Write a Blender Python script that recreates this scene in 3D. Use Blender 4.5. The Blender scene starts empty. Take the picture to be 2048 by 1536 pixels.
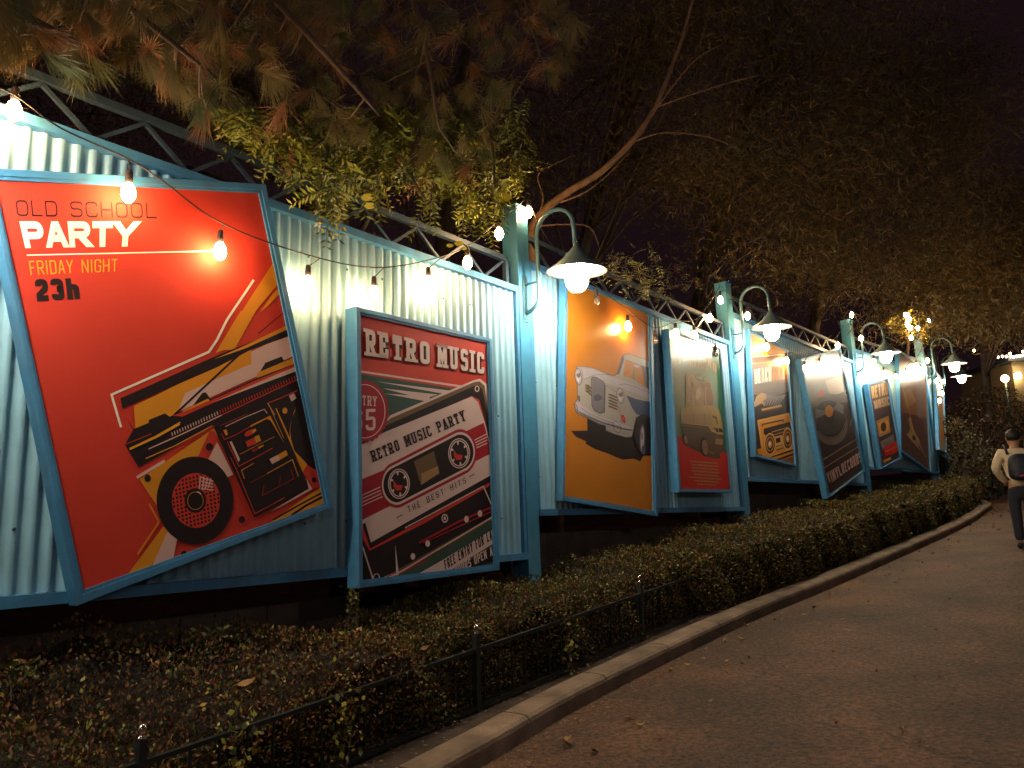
import bpy, bmesh, math, random
import numpy as np
from mathutils import Vector
random.seed(7); np.random.seed(7)
SC = bpy.context.scene
COL = SC.collection
# ------------------------------------------------------------------ camera
EYE = 1.6
F_PX, PITCH, ROLL = 1538.0, math.radians(10.2), math.radians(1.9)
_F = np.array([0, math.cos(PITCH), math.sin(PITCH)])
_U0 = np.array([0, -math.sin(PITCH), math.cos(PITCH)]); _R0 = np.array([1., 0, 0])
_R = math.cos(ROLL)*_R0 - math.sin(ROLL)*_U0
_U = math.sin(ROLL)*_R0 + math.cos(ROLL)*_U0
cd = bpy.data.cameras.new('camera'); cam = bpy.data.objects.new('camera', cd); COL.objects.link(cam)
cd.sensor_fit = 'HORIZONTAL'; cd.sensor_width = 36; cd.lens = 36*F_PX/2048
cd.clip_start = 0.05; cd.clip_end = 1500
from mathutils import Matrix
m = Matrix(((_R[0], _U[0], -_F[0], 0), (_R[1], _U[1], -_F[1], 0), (_R[2], _U[2], -_F[2], EYE), (0, 0, 0, 1)))
cam.matrix_world = m
SC.camera = cam
# ------------------------------------------------------------------ night sky
w = bpy.data.worlds.new('World'); SC.world = w; w.use_nodes = True
nt = w.node_tree; bg = nt.nodes['Background']
sky = nt.nodes.new('ShaderNodeTexSky'); sky.sky_type = 'NISHITA'; sky.sun_disc = False
sky.sun_elevation = math.radians(-5.5); sky.sun_rotation = math.radians(200)
mixn = nt.nodes.new('ShaderNodeMix'); mixn.data_type = 'RGBA'; mixn.inputs[0].default_value = 0.97
nt.links.new(sky.outputs[0], mixn.inputs[6]); mixn.inputs[7].default_value = (0.22, 0.10, 0.13, 1)  # city glow
nt.links.new(mixn.outputs[2], bg.inputs[0]); bg.inputs[1].default_value = 0.022
SC.view_settings.view_transform = 'Standard'; SC.view_settings.look = 'None'
SC.view_settings.exposure = 0.9; SC.view_settings.gamma = 1
SC.cycles.use_denoising = True
SC.cycles.sample_clamp_indirect = 4; SC.cycles.max_bounces = 6
SC.cycles.use_light_tree = True
LAMP_L, BULB_L = 150.0, 62.0
# ------------------------------------------------------------------ helpers
def ray(x, y): return _F + _R*(x-1024)/F_PX - _U*(y-768)/F_PX
def gz(x, y): return 0.07*(0.617*x + 0.787*y)
def V(a): return np.array(a, float)
_mats = {}
def mat(name, col, rough=.6, metal=0, emit=None, es=0, var=0, vscale=8, bump=0, bscale=60, spec=.5, var2=0, vscale2=1.2, coat=0, trans=0):
    if name in _mats: return _mats[name]
    mt = bpy.data.materials.new(name); mt.use_nodes = True; t = mt.node_tree; b = t.nodes['Principled BSDF']
    b.inputs['Base Color'].default_value = (*col, 1); b.inputs['Roughness'].default_value = rough
    b.inputs['Metallic'].default_value = metal; b.inputs['Specular IOR Level'].default_value = spec
    if coat: b.inputs['Coat Weight'].default_value = coat; b.inputs['Coat Roughness'].default_value = .12
    if trans: b.inputs['Transmission Weight'].default_value = trans
    tc = t.nodes.new('ShaderNodeTexCoord')
    if var:
        n = t.nodes.new('ShaderNodeTexNoise'); n.inputs['Scale'].default_value = vscale; n.inputs['Detail'].default_value = 6
        t.links.new(tc.outputs['Object'], n.inputs['Vector'])
        r = t.nodes.new('ShaderNodeMapRange'); r.inputs[1].default_value = .3; r.inputs[2].default_value = .7
        r.inputs[3].default_value = 1-var; r.inputs[4].default_value = 1+var
        t.links.new(n.outputs[0], r.inputs[0])
        last = r.outputs[0]
        if var2:
            n2 = t.nodes.new('ShaderNodeTexNoise'); n2.inputs['Scale'].default_value = vscale2; n2.inputs['Detail'].default_value = 4
            t.links.new(tc.outputs['Object'], n2.inputs['Vector'])
            r2 = t.nodes.new('ShaderNodeMapRange'); r2.inputs[1].default_value = .3; r2.inputs[2].default_value = .7
            r2.inputs[3].default_value = 1-var2; r2.inputs[4].default_value = 1+var2
            t.links.new(n2.outputs[0], r2.inputs[0])
            mm = t.nodes.new('ShaderNodeMath'); mm.operation = 'MULTIPLY'
            t.links.new(last, mm.inputs[0]); t.links.new(r2.outputs[0], mm.inputs[1]); last = mm.outputs[0]
        vm = t.nodes.new('ShaderNodeVectorMath'); vm.operation = 'SCALE'; vm.inputs[0].default_value = col
        t.links.new(last, vm.inputs['Scale']); t.links.new(vm.outputs[0], b.inputs['Base Color'])
    if bump:
        n = t.nodes.new('ShaderNodeTexNoise'); n.inputs['Scale'].default_value = bscale; n.inputs['Detail'].default_value = 5
        t.links.new(tc.outputs['Object'], n.inputs['Vector'])
        bp = t.nodes.new('ShaderNodeBump'); bp.inputs['Strength'].default_value = bump; bp.inputs['Distance'].default_value = .01
        t.links.new(n.outputs[0], bp.inputs['Height']); t.links.new(bp.outputs[0], b.inputs['Normal'])
    if emit:
        b.inputs['Emission Color'].default_value = (*emit, 1); b.inputs['Emission Strength'].default_value = es
    _mats[name] = mt; return mt
def tag(o, label=None, cat=None, group=None, kind=None):
    if label: o['label'] = label
    if cat: o['category'] = cat
    if group: o['group'] = group
    if kind: o['kind'] = kind
    return o
def link(o, parent=None):
    COL.objects.link(o)
    if parent is not None:
        o.parent = parent; o.matrix_parent_inverse = Matrix.Translation(-Vector(parent.location))
    return o
def empty(name, loc, label, cat, group=None):
    o = bpy.data.objects.new(name, None); o.location = loc; o.empty_display_size = .1; COL.objects.link(o)
    return tag(o, label, cat, group)
class MB:
    def __init__(s): s.v = []; s.f = []; s.mi = []; s.m = 0
    def quad(s, *p):
        k = len(s.v); s.v += [tuple(map(float, q)) for q in p]; s.f.append(tuple(range(k, k+len(p)))); s.mi.append(s.m)
    def hexa(s, b, t):   # 4 bottom, 4 top points
        k = len(s.v); s.v += [tuple(map(float, q)) for q in list(b)+list(t)]
        for f in ((0,3,2,1),(4,5,6,7),(0,1,5,4),(1,2,6,5),(2,3,7,6),(3,0,4,7)): s.f.append(tuple(k+i for i in f)); s.mi.append(s.m)
    def bar(s, a, b, w, h=None, up=(0,0,1)):
        a, b = V(a), V(b); h = h or w; d = b-a; d /= np.linalg.norm(d); sd = np.cross(d, V(up)); n = np.linalg.norm(sd)
        sd = sd/n if n > 1e-6 else np.array([1., 0, 0]); u2 = np.cross(sd, d)
        c = [sd*w/2*i+u2*h/2*j for i, j in ((-1,-1),(1,-1),(1,1),(-1,1))]
        s.hexa([a+q for q in c], [b+q for q in c])
    def tube(s, pts, r, n=8, cap=True):
        pts = [V(p) for p in pts]; rs = r if hasattr(r, '__len__') else [r]*len(pts); k0 = len(s.v); prev = None
        for i, p in enumerate(pts):
            d = pts[min(i+1, len(pts)-1)]-pts[max(i-1, 0)]; d = d/(np.linalg.norm(d)+1e-9)
            if prev is None:
                a = np.cross(d, [0, 0, 1.]) if abs(d[2]) < .95 else np.cross(d, [1., 0, 0])
            else: a = prev - d*(prev@d)
            a /= np.linalg.norm(a); prev = a; b = np.cross(d, a)
            for j in range(n):
                t = 2*math.pi*j/n; s.v.append(tuple(p+rs[i]*(a*math.cos(t)+b*math.sin(t))))
        for i in range(len(pts)-1):
            for j in range(n):
                s.f.append((k0+i*n+j, k0+i*n+(j+1) % n, k0+(i+1)*n+(j+1) % n, k0+(i+1)*n+j)); s.mi.append(s.m)
        if cap:
            s.f.append(tuple(k0+j for j in range(n))[::-1]); s.mi.append(s.m)
            e = k0+(len(pts)-1)*n; s.f.append(tuple(e+j for j in range(n))); s.mi.append(s.m)
    def lathe(s, c, prof, n=24, axis=None):   # prof: (r,z)
        c = V(c); k0 = len(s.v)
        ax = V(axis)/np.linalg.norm(axis) if axis is not None else V((0,0,1))
        e1 = np.cross(ax, [0,1.,0]); e1 /= np.linalg.norm(e1); e2 = np.cross(ax, e1)
        for r, z in prof:
            for j in range(n):
                t = 2*math.pi*j/n; s.v.append(tuple(c+ax*z+r*(e1*math.cos(t)+e2*math.sin(t))))
        for i in range(len(prof)-1):
            for j in range(n):
                s.f.append((k0+i*n+j, k0+i*n+(j+1) % n, k0+(i+1)*n+(j+1) % n, k0+(i+1)*n+j)); s.mi.append(s.m)
    def build(s, name, mats, parent=None, smooth=False):
        me = bpy.data.meshes.new(name); org = V(parent.location) if parent is not None else None
        me.from_pydata(s.v, [], s.f)
        for m_ in (mats if isinstance(mats, (list, tuple)) else [mats]): me.materials.append(m_)
        me.polygons.foreach_set('material_index', s.mi)
        if smooth: me.polygons.foreach_set('use_smooth', [True]*len(s.f))
        me.update(); o = bpy.data.objects.new(name, me); link(o, parent); return o
def fast_mesh(name, verts, nper, mi, mats, parent=None):   # verts (N*nper,3)
    n = len(verts)//nper; me = bpy.data.meshes.new(name)
    me.vertices.add(len(verts)); me.vertices.foreach_set('co', np.asarray(verts, np.float32).ravel())
    me.loops.add(len(verts)); me.loops.foreach_set('vertex_index', np.arange(len(verts), dtype=np.int32))
    me.polygons.add(n); me.polygons.foreach_set('loop_start', np.arange(0, len(verts), nper, dtype=np.int32))
    me.polygons.foreach_set('loop_total', np.full(n, nper, np.int32))
    for m_ in mats: me.materials.append(m_)
    me.polygons.foreach_set('material_index', np.asarray(mi, np.int32)); me.update(calc_edges=True)
    o = bpy.data.objects.new(name, me); link(o, parent); return o
def leaves(name, pts, size, mats, prob, parent=None, asp=.5, droop=.0, dirs=None, jit=.4):
    pts = np.asarray(pts, float); n = len(pts)
    d = np.random.normal(size=(n, 3)) if dirs is None else np.asarray(dirs)+np.random.normal(size=(n, 3))*jit
    d[:, 2] -= droop; d /= np.linalg.norm(d, axis=1)[:, None]
    q = np.random.normal(size=(n, 3)); s = np.cross(d, q); s /= np.linalg.norm(s, axis=1)[:, None]
    L = (size*np.random.uniform(.6, 1.35, n))[:, None]
    v = np.stack([pts, pts+d*L*.5+s*L*asp*.5, pts+d*L, pts+d*L*.5-s*L*asp*.5], 1).reshape(-1, 3)
    return fast_mesh(name, v, 4, np.random.choice(len(mats), n, p=prob), mats, parent)

# ------------------------------------------------------------------ palette
M = {}
M['frame'] = mat('blue_frame_paint', (.06, .225, .43), .42, var=.10, vscale=14, var2=.15, bump=.08, bscale=120)
M['sheet'] = mat('pale_blue_sheet_paint', (.26, .47, .60), .38, var=.07, vscale=5, var2=.10, vscale2=1.4, bump=.05, bscale=90)
M['post'] = mat('blue_post_paint', (.065, .25, .42), .42, var=.10, vscale=9, var2=.12, bump=.08, bscale=120)
M['truss'] = mat('grey_blue_truss_paint', (.042, .07, .105), .45, var=.15, vscale=20)
M['arm'] = mat('grey_blue_lamp_paint', (.09, .20, .26), .35, var=.08, vscale=30)
M['shade'] = mat('grey_lamp_shade_enamel', (.10, .17, .22), .4)
M['shade_in'] = mat('white_lamp_shade_enamel', (.13, .12, .10), .4)
M['cage'] = mat('pale_cage_wire', (.5, .48, .42), .4)
M['globe'] = mat('lit_globe_glass', (1, .95, .85), .3, emit=(1, .92, .70), es=LAMP_L)
M['bulb'] = mat('lit_bulb_glass', (1, .8, .5), .3, emit=(1, .58, .24), es=BULB_L*1.5)
M['clear'] = mat('unlit_bulb_glass', (.8, .72, .62), .08, trans=.85)
M['socket'] = mat('black_socket_rubber', (.035, .02, .015), .6)
M['cable'] = mat('black_cable_rubber', (.02, .014, .012), .6)
M['concrete'] = mat('dark_concrete', (.10, .075, .06), .9, var=.3, vscale=4, bump=.4, bscale=25)
M['bark'] = mat('tan_bark', (.22, .13, .075), .9, var=.35, vscale=9, bump=.6, bscale=40)
M['darkbark'] = mat('dark_bark', (.10, .07, .05), .9, var=.3, vscale=9, bump=.6, bscale=30)
def streak(mt, amt, sc):
    t = mt.node_tree; b = t.nodes['Principled BSDF']; src = b.inputs['Base Color'].links[0].from_socket
    tc = t.nodes.new('ShaderNodeTexCoord'); mp_ = t.nodes.new('ShaderNodeMapping'); mp_.inputs['Scale'].default_value = (sc, sc, .9); t.links.new(tc.outputs['Object'], mp_.inputs[0])
    n = t.nodes.new('ShaderNodeTexNoise'); n.inputs['Scale'].default_value = 1; n.inputs['Detail'].default_value = 7; t.links.new(mp_.outputs[0], n.inputs['Vector'])
    r = t.nodes.new('ShaderNodeMapRange'); r.inputs[1].default_value = .52; r.inputs[2].default_value = .75; r.inputs[3].default_value = 0; r.inputs[4].default_value = amt; t.links.new(n.outputs[0], r.inputs[0])
    m_ = t.nodes.new('ShaderNodeMix'); m_.data_type = 'RGBA'; m_.inputs[7].default_value = (.10, .075, .05, 1); t.links.new(r.outputs[0], m_.inputs[0]); t.links.new(src, m_.inputs[6]); t.links.new(m_.outputs[2], b.inputs['Base Color'])
streak(M['sheet'], .35, 14); streak(M['frame'], .4, 9); streak(M['post'], .4, 12)
# ------------------------------------------------------------------ wall frames
S = 2.4
Apt, Bpt, Cpt, Dpt = V((.09, 6.66, -.31)), V((3.05, 10.43, .05)), V((6.53, 14.41, .45)), V((9.43, 17.24, .76))
Ept = V((11.9, 21.2, 1.25))
def adj(p): return V((p[0], p[1], p[2]+EYE))
A_, B_, C_, D_, E_ = map(adj, (Apt, Bpt, Cpt, Dpt, Ept))
ux = (Bpt-Apt)[:2]; ux /= np.linalg.norm(ux)
Z_ = A_ - V((.617*4.79, .787*4.79, .36)); Y_ = Z_ - V((.60*4.79, .80*4.79, .36))
PW = .17
class Seg:
    """wall bay between the front near corner of one post and the next"""
    def __init__(s, P0, P1, zb, H=S):
        s.P0 = V(P0); d = V(P1)-V(P0); d[2] = 0; s.L = np.linalg.norm(d); s.u = d/s.L; s.n = V((s.u[1], -s.u[0], 0)); s.zb = zb; s.zt = zb+H
    def p(s, a, b, z): q = s.P0+s.u*a+s.n*b; q[2] = z; return q
    def at(s, x, y, b=0):
        r = ray(x, y); o = s.P0+s.n*b; O = V((0, 0, EYE)); t = ((o-O)@s.n)/(r@s.n); return O+r*t
SG = [Seg(Y_, Z_, Z_[2]-.0), Seg(Z_, A_, A_[2]), Seg(A_, B_, B_[2], 2.33), Seg(B_, C_, C_[2], 2.38), Seg(C_, D_, D_[2], 2.32), Seg(D_, E_, E_[2], 2.2)]
NAMES = ['nearest bay of pale blue corrugated wall, behind the left edge', 'large bay of pale blue corrugated wall behind the red radio poster and the cassette poster',
         'bay of pale blue corrugated wall behind the orange car poster and the van poster', 'bay of corrugated wall behind the beach poster and the vinyl record poster',
         'greenish lit bay of corrugated wall behind the small music poster and the guitar poster', 'farthest bay of corrugated wall, seen edge on beyond the last near post']
def box(mb, sg, a0, a1, b0, b1, z0, z1):
    mb.hexa([sg.p(a0, b0, z0), sg.p(a1, b0, z0), sg.p(a1, b1, z0), sg.p(a0, b1, z0)], [sg.p(a0, b0, z1), sg.p(a1, b0, z1), sg.p(a1, b1, z1), sg.p(a0, b1, z1)])
needle_pts = []
for i, sg in enumerate(SG):
    a0, a1 = PW+.004, sg.L-.004
    e = empty('corrugated_wall', sg.p(a0, 0, sg.zb), NAMES[i], 'wall', 'bays of the corrugated metal wall')
    mb = MB(); box(mb, sg, a0, a1, -.09, -.002, sg.zt-.055, sg.zt); mb.build('top_rail', M['frame'], e)
    mb = MB(); box(mb, sg, a0, a1, -.09, .012, sg.zb, sg.zb+.055); mb.build('bottom_rail', M['frame'], e)
    mb = MB(); box(mb, sg, a1-.035, a1, -.085, -.005, sg.zb+.055, sg.zt-.055); box(mb, sg, a0, a0+.035, -.085, -.005, sg.zb+.055, sg.zt-.055); mb.build('end_upright', M['frame'], e)
    # sheet
    mb = MB(); pitch = .0815; prof = [(0, 0), (.16, 0), (.27, .35), (.36, .85), (.46, 1), (.60, 1), (.70, .85), (.79, .35), (.9, 0)]
    pts = []; a = a0+.035
    while a < a1-.04:
        for q, h in prof:
            if a+q*pitch < a1-.036: pts.append((a+q*pitch, -.058+h*.021))
        a += pitch
    k = len(mb.v)
    for a, b in pts: mb.v.append(tuple(sg.p(a, b, sg.zb+.056))); mb.v.append(tuple(sg.p(a, b, sg.zt-.056)))
    for j in range(len(pts)-1): mb.f.append((2*j, 2*j+2, 2*j+3, 2*j+1)); mb.mi.append(0)
    mb.build('corrugated_sheet', M['sheet'], e, smooth=True)
    mb = MB()
    for zz in (sg.zb+.35, sg.zb+1.2, sg.zt-.3):
        a = a0+.035+pitch*.53
        while a < a1-.05:
            mb.lathe(sg.p(a+pitch*4*0, -.036, zz+random.uniform(-.01, .01)), [(.009, 0), (.007, .004), (.001, .006)], 8, axis=sg.n); a += pitch*4
    mb.build('screw_heads', M['truss'], e, smooth=True)
    # truss
    zc = sg.zt+.25; mb = MB(); mb.bar(sg.p(a0+.02, -.07, zc), sg.p(a1-.09, -.07, zc), .045, .045); mb.build('truss_chord', M['truss'], e)
    mb = MB(); mb.bar(sg.p(a1-.09, -.07, sg.zt+.001), sg.p(a1-.09, -.07, zc-.024), .04, .04, up=sg.n); mb.build('truss_end_upright', M['truss'], e)
    a = a1-.13; k = 0; st = .27
    while a-st > a0+.05:
        z0, z1 = (sg.zt+.012, zc-.03) if k % 2 == 0 else (zc-.03, sg.zt+.012)
        mb = MB(); mb.bar(sg.p(a, -.07, z1), sg.p(a-st, -.07, z0), .022, .022, up=sg.n); mb.build('truss_brace', M['truss'], e); a -= st; k += 1
    for _ in range(260 if i in (1, 2) else 120):
        a = random.uniform(a0, a1); needle_pts.append((sg.p(a, random.uniform(-.085, -.01), sg.zt+random.uniform(.003, .012)), sg.u))
    for _ in range(130 if i in (1, 2) else 30):
        a = random.uniform(a0, a1); needle_pts.append((sg.p(a, random.uniform(-.034, .008), sg.zb+.06+random.uniform(.0, .006)), sg.u))
# posts
PN = ['blue square post beyond the left edge, before the first bay', 'blue square steel post carrying the nearest gooseneck lamp', 'blue square steel post between the van poster and the beach poster',
      'blue square steel post between the vinyl poster and the small music poster', 'blue square steel post at the end of the guitar poster bay', 'farthest blue steel post at the end of the wall']
POSTS = [(Z_, SG[1]), (A_, SG[2]), (B_, SG[3]), (C_, SG[4]), (D_, SG[5]), (E_, SG[5])]
for i, (P, sg) in enumerate(POSTS):
    zt = P[2]+S+.79-(.1 if i == 5 else 0); zg = gz(P[0], P[1])+.05
    if i == 5: P = P+sg.u*.01
    def q(a, b, z): r = P+sg.u*a+sg.n*b; r[2] = z; return r
    mb = MB(); mb.hexa([q(0, -PW, zg), q(PW, -PW, zg), q(PW, 0, zg), q(0, 0, zg)], [q(0, -PW, zt), q(PW, -PW, zt), q(PW, 0, zt), q(0, 0, zt)])
    e = empty('steel_post', (*q(PW/2, -PW/2, zg),), PN[i], 'post', 'posts of the corrugated wall')
    mb.build('shaft', M['post'], e)
    mb = MB(); mb.hexa([q(-.004, -PW-.004, zt), q(PW+.004, -PW-.004, zt), q(PW+.004, .004, zt), q(-.004, .004, zt)], [q(-.004, -PW-.004, zt+.008), q(PW+.004, -PW-.004, zt+.008), q(PW+.004, .004, zt+.008), q(-.004, .004, zt+.008)])
    mb.build('cap', M['post'], e)
# ------------------------------------------------------------------ gooseneck lamps
def gooseneck(P, sg, dz, label, yaw=0):
    P0 = P+sg.u*PW/2; n = sg.n.copy(); u = sg.u
    z0 = EYE+dz
    def q(s, z, a=0): r = P0+n*s+u*a; r[2] = z0+z; return r
    e = empty('wall_lamp', tuple(q(0, 1.8)), label, 'lamp', 'gooseneck lamps on the posts')
    mb = MB(); mb.hexa([q(.001, 1.77, -.035), q(.001, 1.77, .035), q(.012, 1.77, .035), q(.012, 1.77, -.035)], [q(.001, 2.21, -.035), q(.001, 2.21, .035), q(.012, 2.21, .035), q(.012, 2.21, -.035)])
    for z in (1.80, 2.18):
        for a in (-.02, .02): mb.lathe(q(.012, z, a), [(.008, 0), (.008, .005), (.0, .006)], 8, axis=n)
    mb.build('bracket_plate', M['arm'], e)
    pts = [q(.01, 1.86), q(.06, 1.865), q(.11, 1.89), q(.145, 1.93), q(.16, 1.99), q(.16, 2.54)]
    for k in range(1, 12):
        t = math.pi*k/12; pts.append(q(.36-.2*math.cos(t), 2.54+.2*math.sin(t)))
    pts += [q(.56, 2.54), q(.57, 2.35)]
    mb = MB(); mb.tube(pts, .019, 12); mb.build('arm', M['arm'], e, smooth=True)
    mb = MB(); mb.tube([q(.01, 2.12), q(.16, 2.12)], .012, 8); mb.build('strut', M['arm'], e, smooth=True)
    ax = V((0, 0, 1))+n*.05+u*-.03; ax /= np.linalg.norm(ax); c = q(.57, 2.12)
    mb = MB(); out = [(.0, .25), (.022, .25), (.028, .215), (.045, .20), (.07, .165), (.095, .15), (.105, .125), (.125, .105), (.19, .05), (.262, .0), (.266, -.004)]
    mb.lathe(c, out, 40, ax); mb.m = 1; mb.lathe(c, [(.266, -.004), (.262, -.007), (.19, .042), (.125, .092), (.1, .10), (0, .101)], 40, ax)
    mb.build('shade', [M['shade'], M['shade_in']], e, smooth=True)
    gp = [(.0, .08), (.085, .08), (.097, .04), (.097, -.06), (.090, -.11), (.073, -.15), (.04, -.178), (0, -.187)]
    mb = MB(); mb.lathe(c, gp, 20, ax); mb.build('glass_globe', M['globe'], e, smooth=True)
    mb = MB()
    e1 = np.cross(ax, [0, 1., 0]); e1 /= np.linalg.norm(e1); e2 = np.cross(ax, e1)
    for k in range(6):
        t = math.pi*k/6; dd = e1*math.cos(t)+e2*math.sin(t); pl = []
        for sgn, pp in ((-1, gp[2:]), (1, gp[2:-1][::-1])):
            for r, z in pp: pl.append(c+dd*sgn*(r+.007)+ax*(z-.006 if r < .05 else z))
        mb.tube(pl, .0035, 5)
    for z, r in ((.03, .103), (-.05, .103)):
        mb.tube([c+ax*z+r*(e1*math.cos(t)+e2*math.sin(t)) for t in np.linspace(0, 2*math.pi, 25)], .0035, 5, cap=False)
    mb.build('wire_cage', M['cage'], e, smooth=True)
dzs = [-.36, 0, .36, .76, 1.07, 1.45]
LL = ['gooseneck lamp beyond the left edge of the wall', 'large nearest gooseneck lamp with caged globe, beside the orange car poster', 'second gooseneck lamp, above the top of the beach poster',
      'third gooseneck lamp, above the small music poster', 'fourth gooseneck lamp, just right of the guitar poster', 'farthest gooseneck lamp, low beside the end of the hedge']
for i, (P, sg) in enumerate(POSTS): gooseneck(P, sg, dzs[i], LL[i])
gooseneck(Y_, SG[0], -.72, 'added gooseneck lamp, out of view on the wall behind the photographer')  # unseen extra lamp, added because wall and path came out too dark
# unseen fill lamps on poles, added to brighten the wall and the path
for (x, y, h, es, lab) in ((5.6, 2.2, 4.3, 30, 'added fill lamp with a pale globe, out of view on the open side of the path'), (0.6, -4.2, 4.3, 32, 'added fill lamp with a pale globe, out of view behind the photographer'), (10.5, 8.0, 4.3, 9, 'added fill lamp with a pale globe, out of view farther along the open side of the path')):
    g = gz(x, y); e = empty('fill_lamp', (x, y, g), lab, 'lamp', 'unseen fill lamps added along the path')
    mb = MB(); mb.tube([(x, y, g), (x, y, g+.5), (x, y, g+h-.2)], [.07, .05, .04], 12); mb.build('pole', M['arm'], e, smooth=True)
    mb = MB(); mb.lathe((x, y, g+h), [(.06, -.2), (.15, -.14), (.2, 0), (.15, .14), (.001, .2)], 20); mb.build('globe', mat('fill_globe_%g' % es, (1, .9, .8), .3, emit=(1, .86, .80), es=es), e, smooth=True)
# ------------------------------------------------------------------ string lights
def spline(pts, k=6):
    pts = [V(p) for p in pts]; out = []
    for i in range(len(pts)-1):
        p0, p1, p2, p3 = pts[max(i-1, 0)], pts[i], pts[i+1], pts[min(i+2, len(pts)-1)]
        for j in range(k):
            t = j/k; out.append(.5*((2*p1)+(-p0+p2)*t+(2*p0-5*p1+4*p2-p3)*t*t+(-p0+3*p1-3*p2+p3)*t**3))
    return out+[pts[-1]]
def string(sg, cab, bulbs, label, b=.22, r=.0045, sc=1.0):
    cp = [sg.at(x, y, b if not q else q[0]) for x, y, *q in cab]
    e = empty('string_lights', tuple(cp[0]), label, 'string lights', 'festoon lights along the wall')
    sp = spline(cp); mb = MB(); mb.tube(sp, r, 6); mb.build('cable', M['cable'], e, smooth=True)
    for bd in bulbs:
        x, y, lit = bd[:3]; bb = bd[3] if len(bd) > 3 else b; c = sg.at(x, y, bb)
        top = min(sp, key=lambda q: np.hypot(q[0]-c[0], q[1]-c[1])); 
        top = V(top); R = .03*sc; kk = 1.22*sc if lit else sc
        mb = MB(); zt = min(max(top[2], c[2]+.10), c[2]+.22); mb.tube([c+V((0, 0, .10*sc)), V((c[0], c[1], zt)) if abs(top[2]-zt) > .15 else top], .0035, 5)
        mb.lathe(c, [(.0, .112*sc), (.012, .11*sc), (.017, .1*sc), (.02, .06*sc), (.017, .036*sc), (0, .035*sc)], 10); so = mb.build('socket', M['socket'], e, smooth=True)
        mb = MB(); R *= kk/sc; mb.lathe(c+V((0, 0, .036*(sc-kk))), [(.012*kk, .036*kk), (.018*kk, .028*kk), (R*.93, .008*kk), (R, -.012*kk), (R*.8, -.034*kk), (R*.4, -.048*kk), (.0005, -.052*kk)], 10)
        mb.build('bulb', M['bulb'] if lit else M['clear'], so, smooth=True)
string(SG[1], [(-200, 60), (-60, 150), (30, 190), (120, 255), (257, 318), (330, 365), (447, 448), (616, 510), (748, 535), (857, 520), (935, 492), (998, 440), (1052, 398, .03)],
       [(-150, 150, 1), (28, 215, 1, .10), (257, 380, 1, .20), (440, 497, 1, .17), (616, 563, 1, .10), (748, 583, 1, .12), (857, 562, 1, .08), (935, 522, 1), (998, 464, 1), (1057, 421, 1, .05)],
       'string of warm bulbs sagging across the red radio poster up to the nearest post')
string(SG[2], [(1056, 398, .03), (1090, 470), (1140, 530), (1193, 572), (1252, 618), (1310, 655), (1352, 642), (1389, 640), (1415, 612), (1440, 572, .05)],
       [(1193, 600, 0), (1256, 650, 1, .13), (1311, 680, 0), (1352, 664, 1, .10), (1389, 668, 1, .09), (1420, 634, 1, .0), (1441, 598, 1, .06), (1432, 706, 0, .1)],
       'string of bulbs hanging across the orange car poster, some unlit')
string(SG[3], [(1442, 572, .05), (1470, 600), (1495, 612), (1535, 672), (1573, 700), (1620, 706), (1674, 672), (1703, 615, .05)],
       [(1495, 630, 1), (1533, 692, 1, .12), (1573, 720, 1, .12), (1610, 735, 1, .1), (1640, 728, 1, .1), (1675, 689, 1, .12), (1703, 628, 1, .08)],
       'string of glowing bulbs above the beach poster and the vinyl poster')
string(SG[4], [(1705, 615, .05), (1722, 660), (1745, 710), (1770, 735), (1796, 742), (1825, 720), (1842, 700), (1856, 648, .05)],
       [(1722, 675, 1), (1748, 722, 1, .1), (1768, 745, 1, .1), (1792, 752, 1, .1), (1812, 745, 1, .1), (1833, 730, 1, .1), (1855, 720, 1, .1), (1835, 655, 1, .2), (1822, 674, 1, .1), (1857, 640, 1, .1)],
       'string of glowing bulbs above the small music poster and the guitar poster')
string(SG[5], [(1858, 645, .05), (1872, 700), (1880, 745), (1886, 770), (1890, 790)],
       [(1874, 760, 1, .1), (1880, 772, 1, .1), (1884, 785, 1, .1), (1879, 800, 1, .1), (1888, 762, 1, .1)],
       'farthest string of bulbs, bunched at the end of the wall')

# ------------------------------------------------------------------ poster prints
PC = dict(RED=(.60, .046, .028), DRED=(.36, .016, .03), DK=(.022, .012, .014), OR=(.72, .27, .02), PK=(.72, .44, .38), WH=(.85, .76, .66), YL=(.8, .36, .03), NAV=(.05, .015, .04),
          DG=(.045, .085, .07), CRM=(.72, .50, .47), BR=(.16, .09, .05), ORB=(.60, .20, .018), CAR=(.48, .41, .37), CARL=(.56, .47, .52), CARD=(.12, .11, .16), GRL=(.26, .22, .24), BLU=(.07, .09, .19),
          TEAL=(.17, .24, .15), OLV=(.24, .24, .12), TAN=(.38, .21, .09), TANL=(.50, .30, .13), VAN=(.42, .25, .07), VAND=(.11, .06, .035), GRN=(.03, .16, .09), PR=(.60, .022, .016), ORL=(.75, .38, .12),
          GRY=(.20, .15, .14), GRD=(.07, .045, .045), CHAR=(.03, .02, .022), SAND=(.55, .33, .18), COP=(.26, .10, .05), COPD=(.12, .06, .05))
PM = {k: mat('print_'+k.lower(), c, .65, spec=.15, var=.05, vscale=3, bump=.25, bscale=3.5) for k, c in PC.items()}
PG = {k: mat('gloss_print_'+k.lower(), c, .30, spec=.6, var=.05, vscale=3, bump=.3, bscale=3) for k, c in PC.items()}
PK_ = list(PC)
def K(s, ox, oy): return lambda pts: [(ox+x/s, oy+y/s) for x, y in pts]
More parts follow.
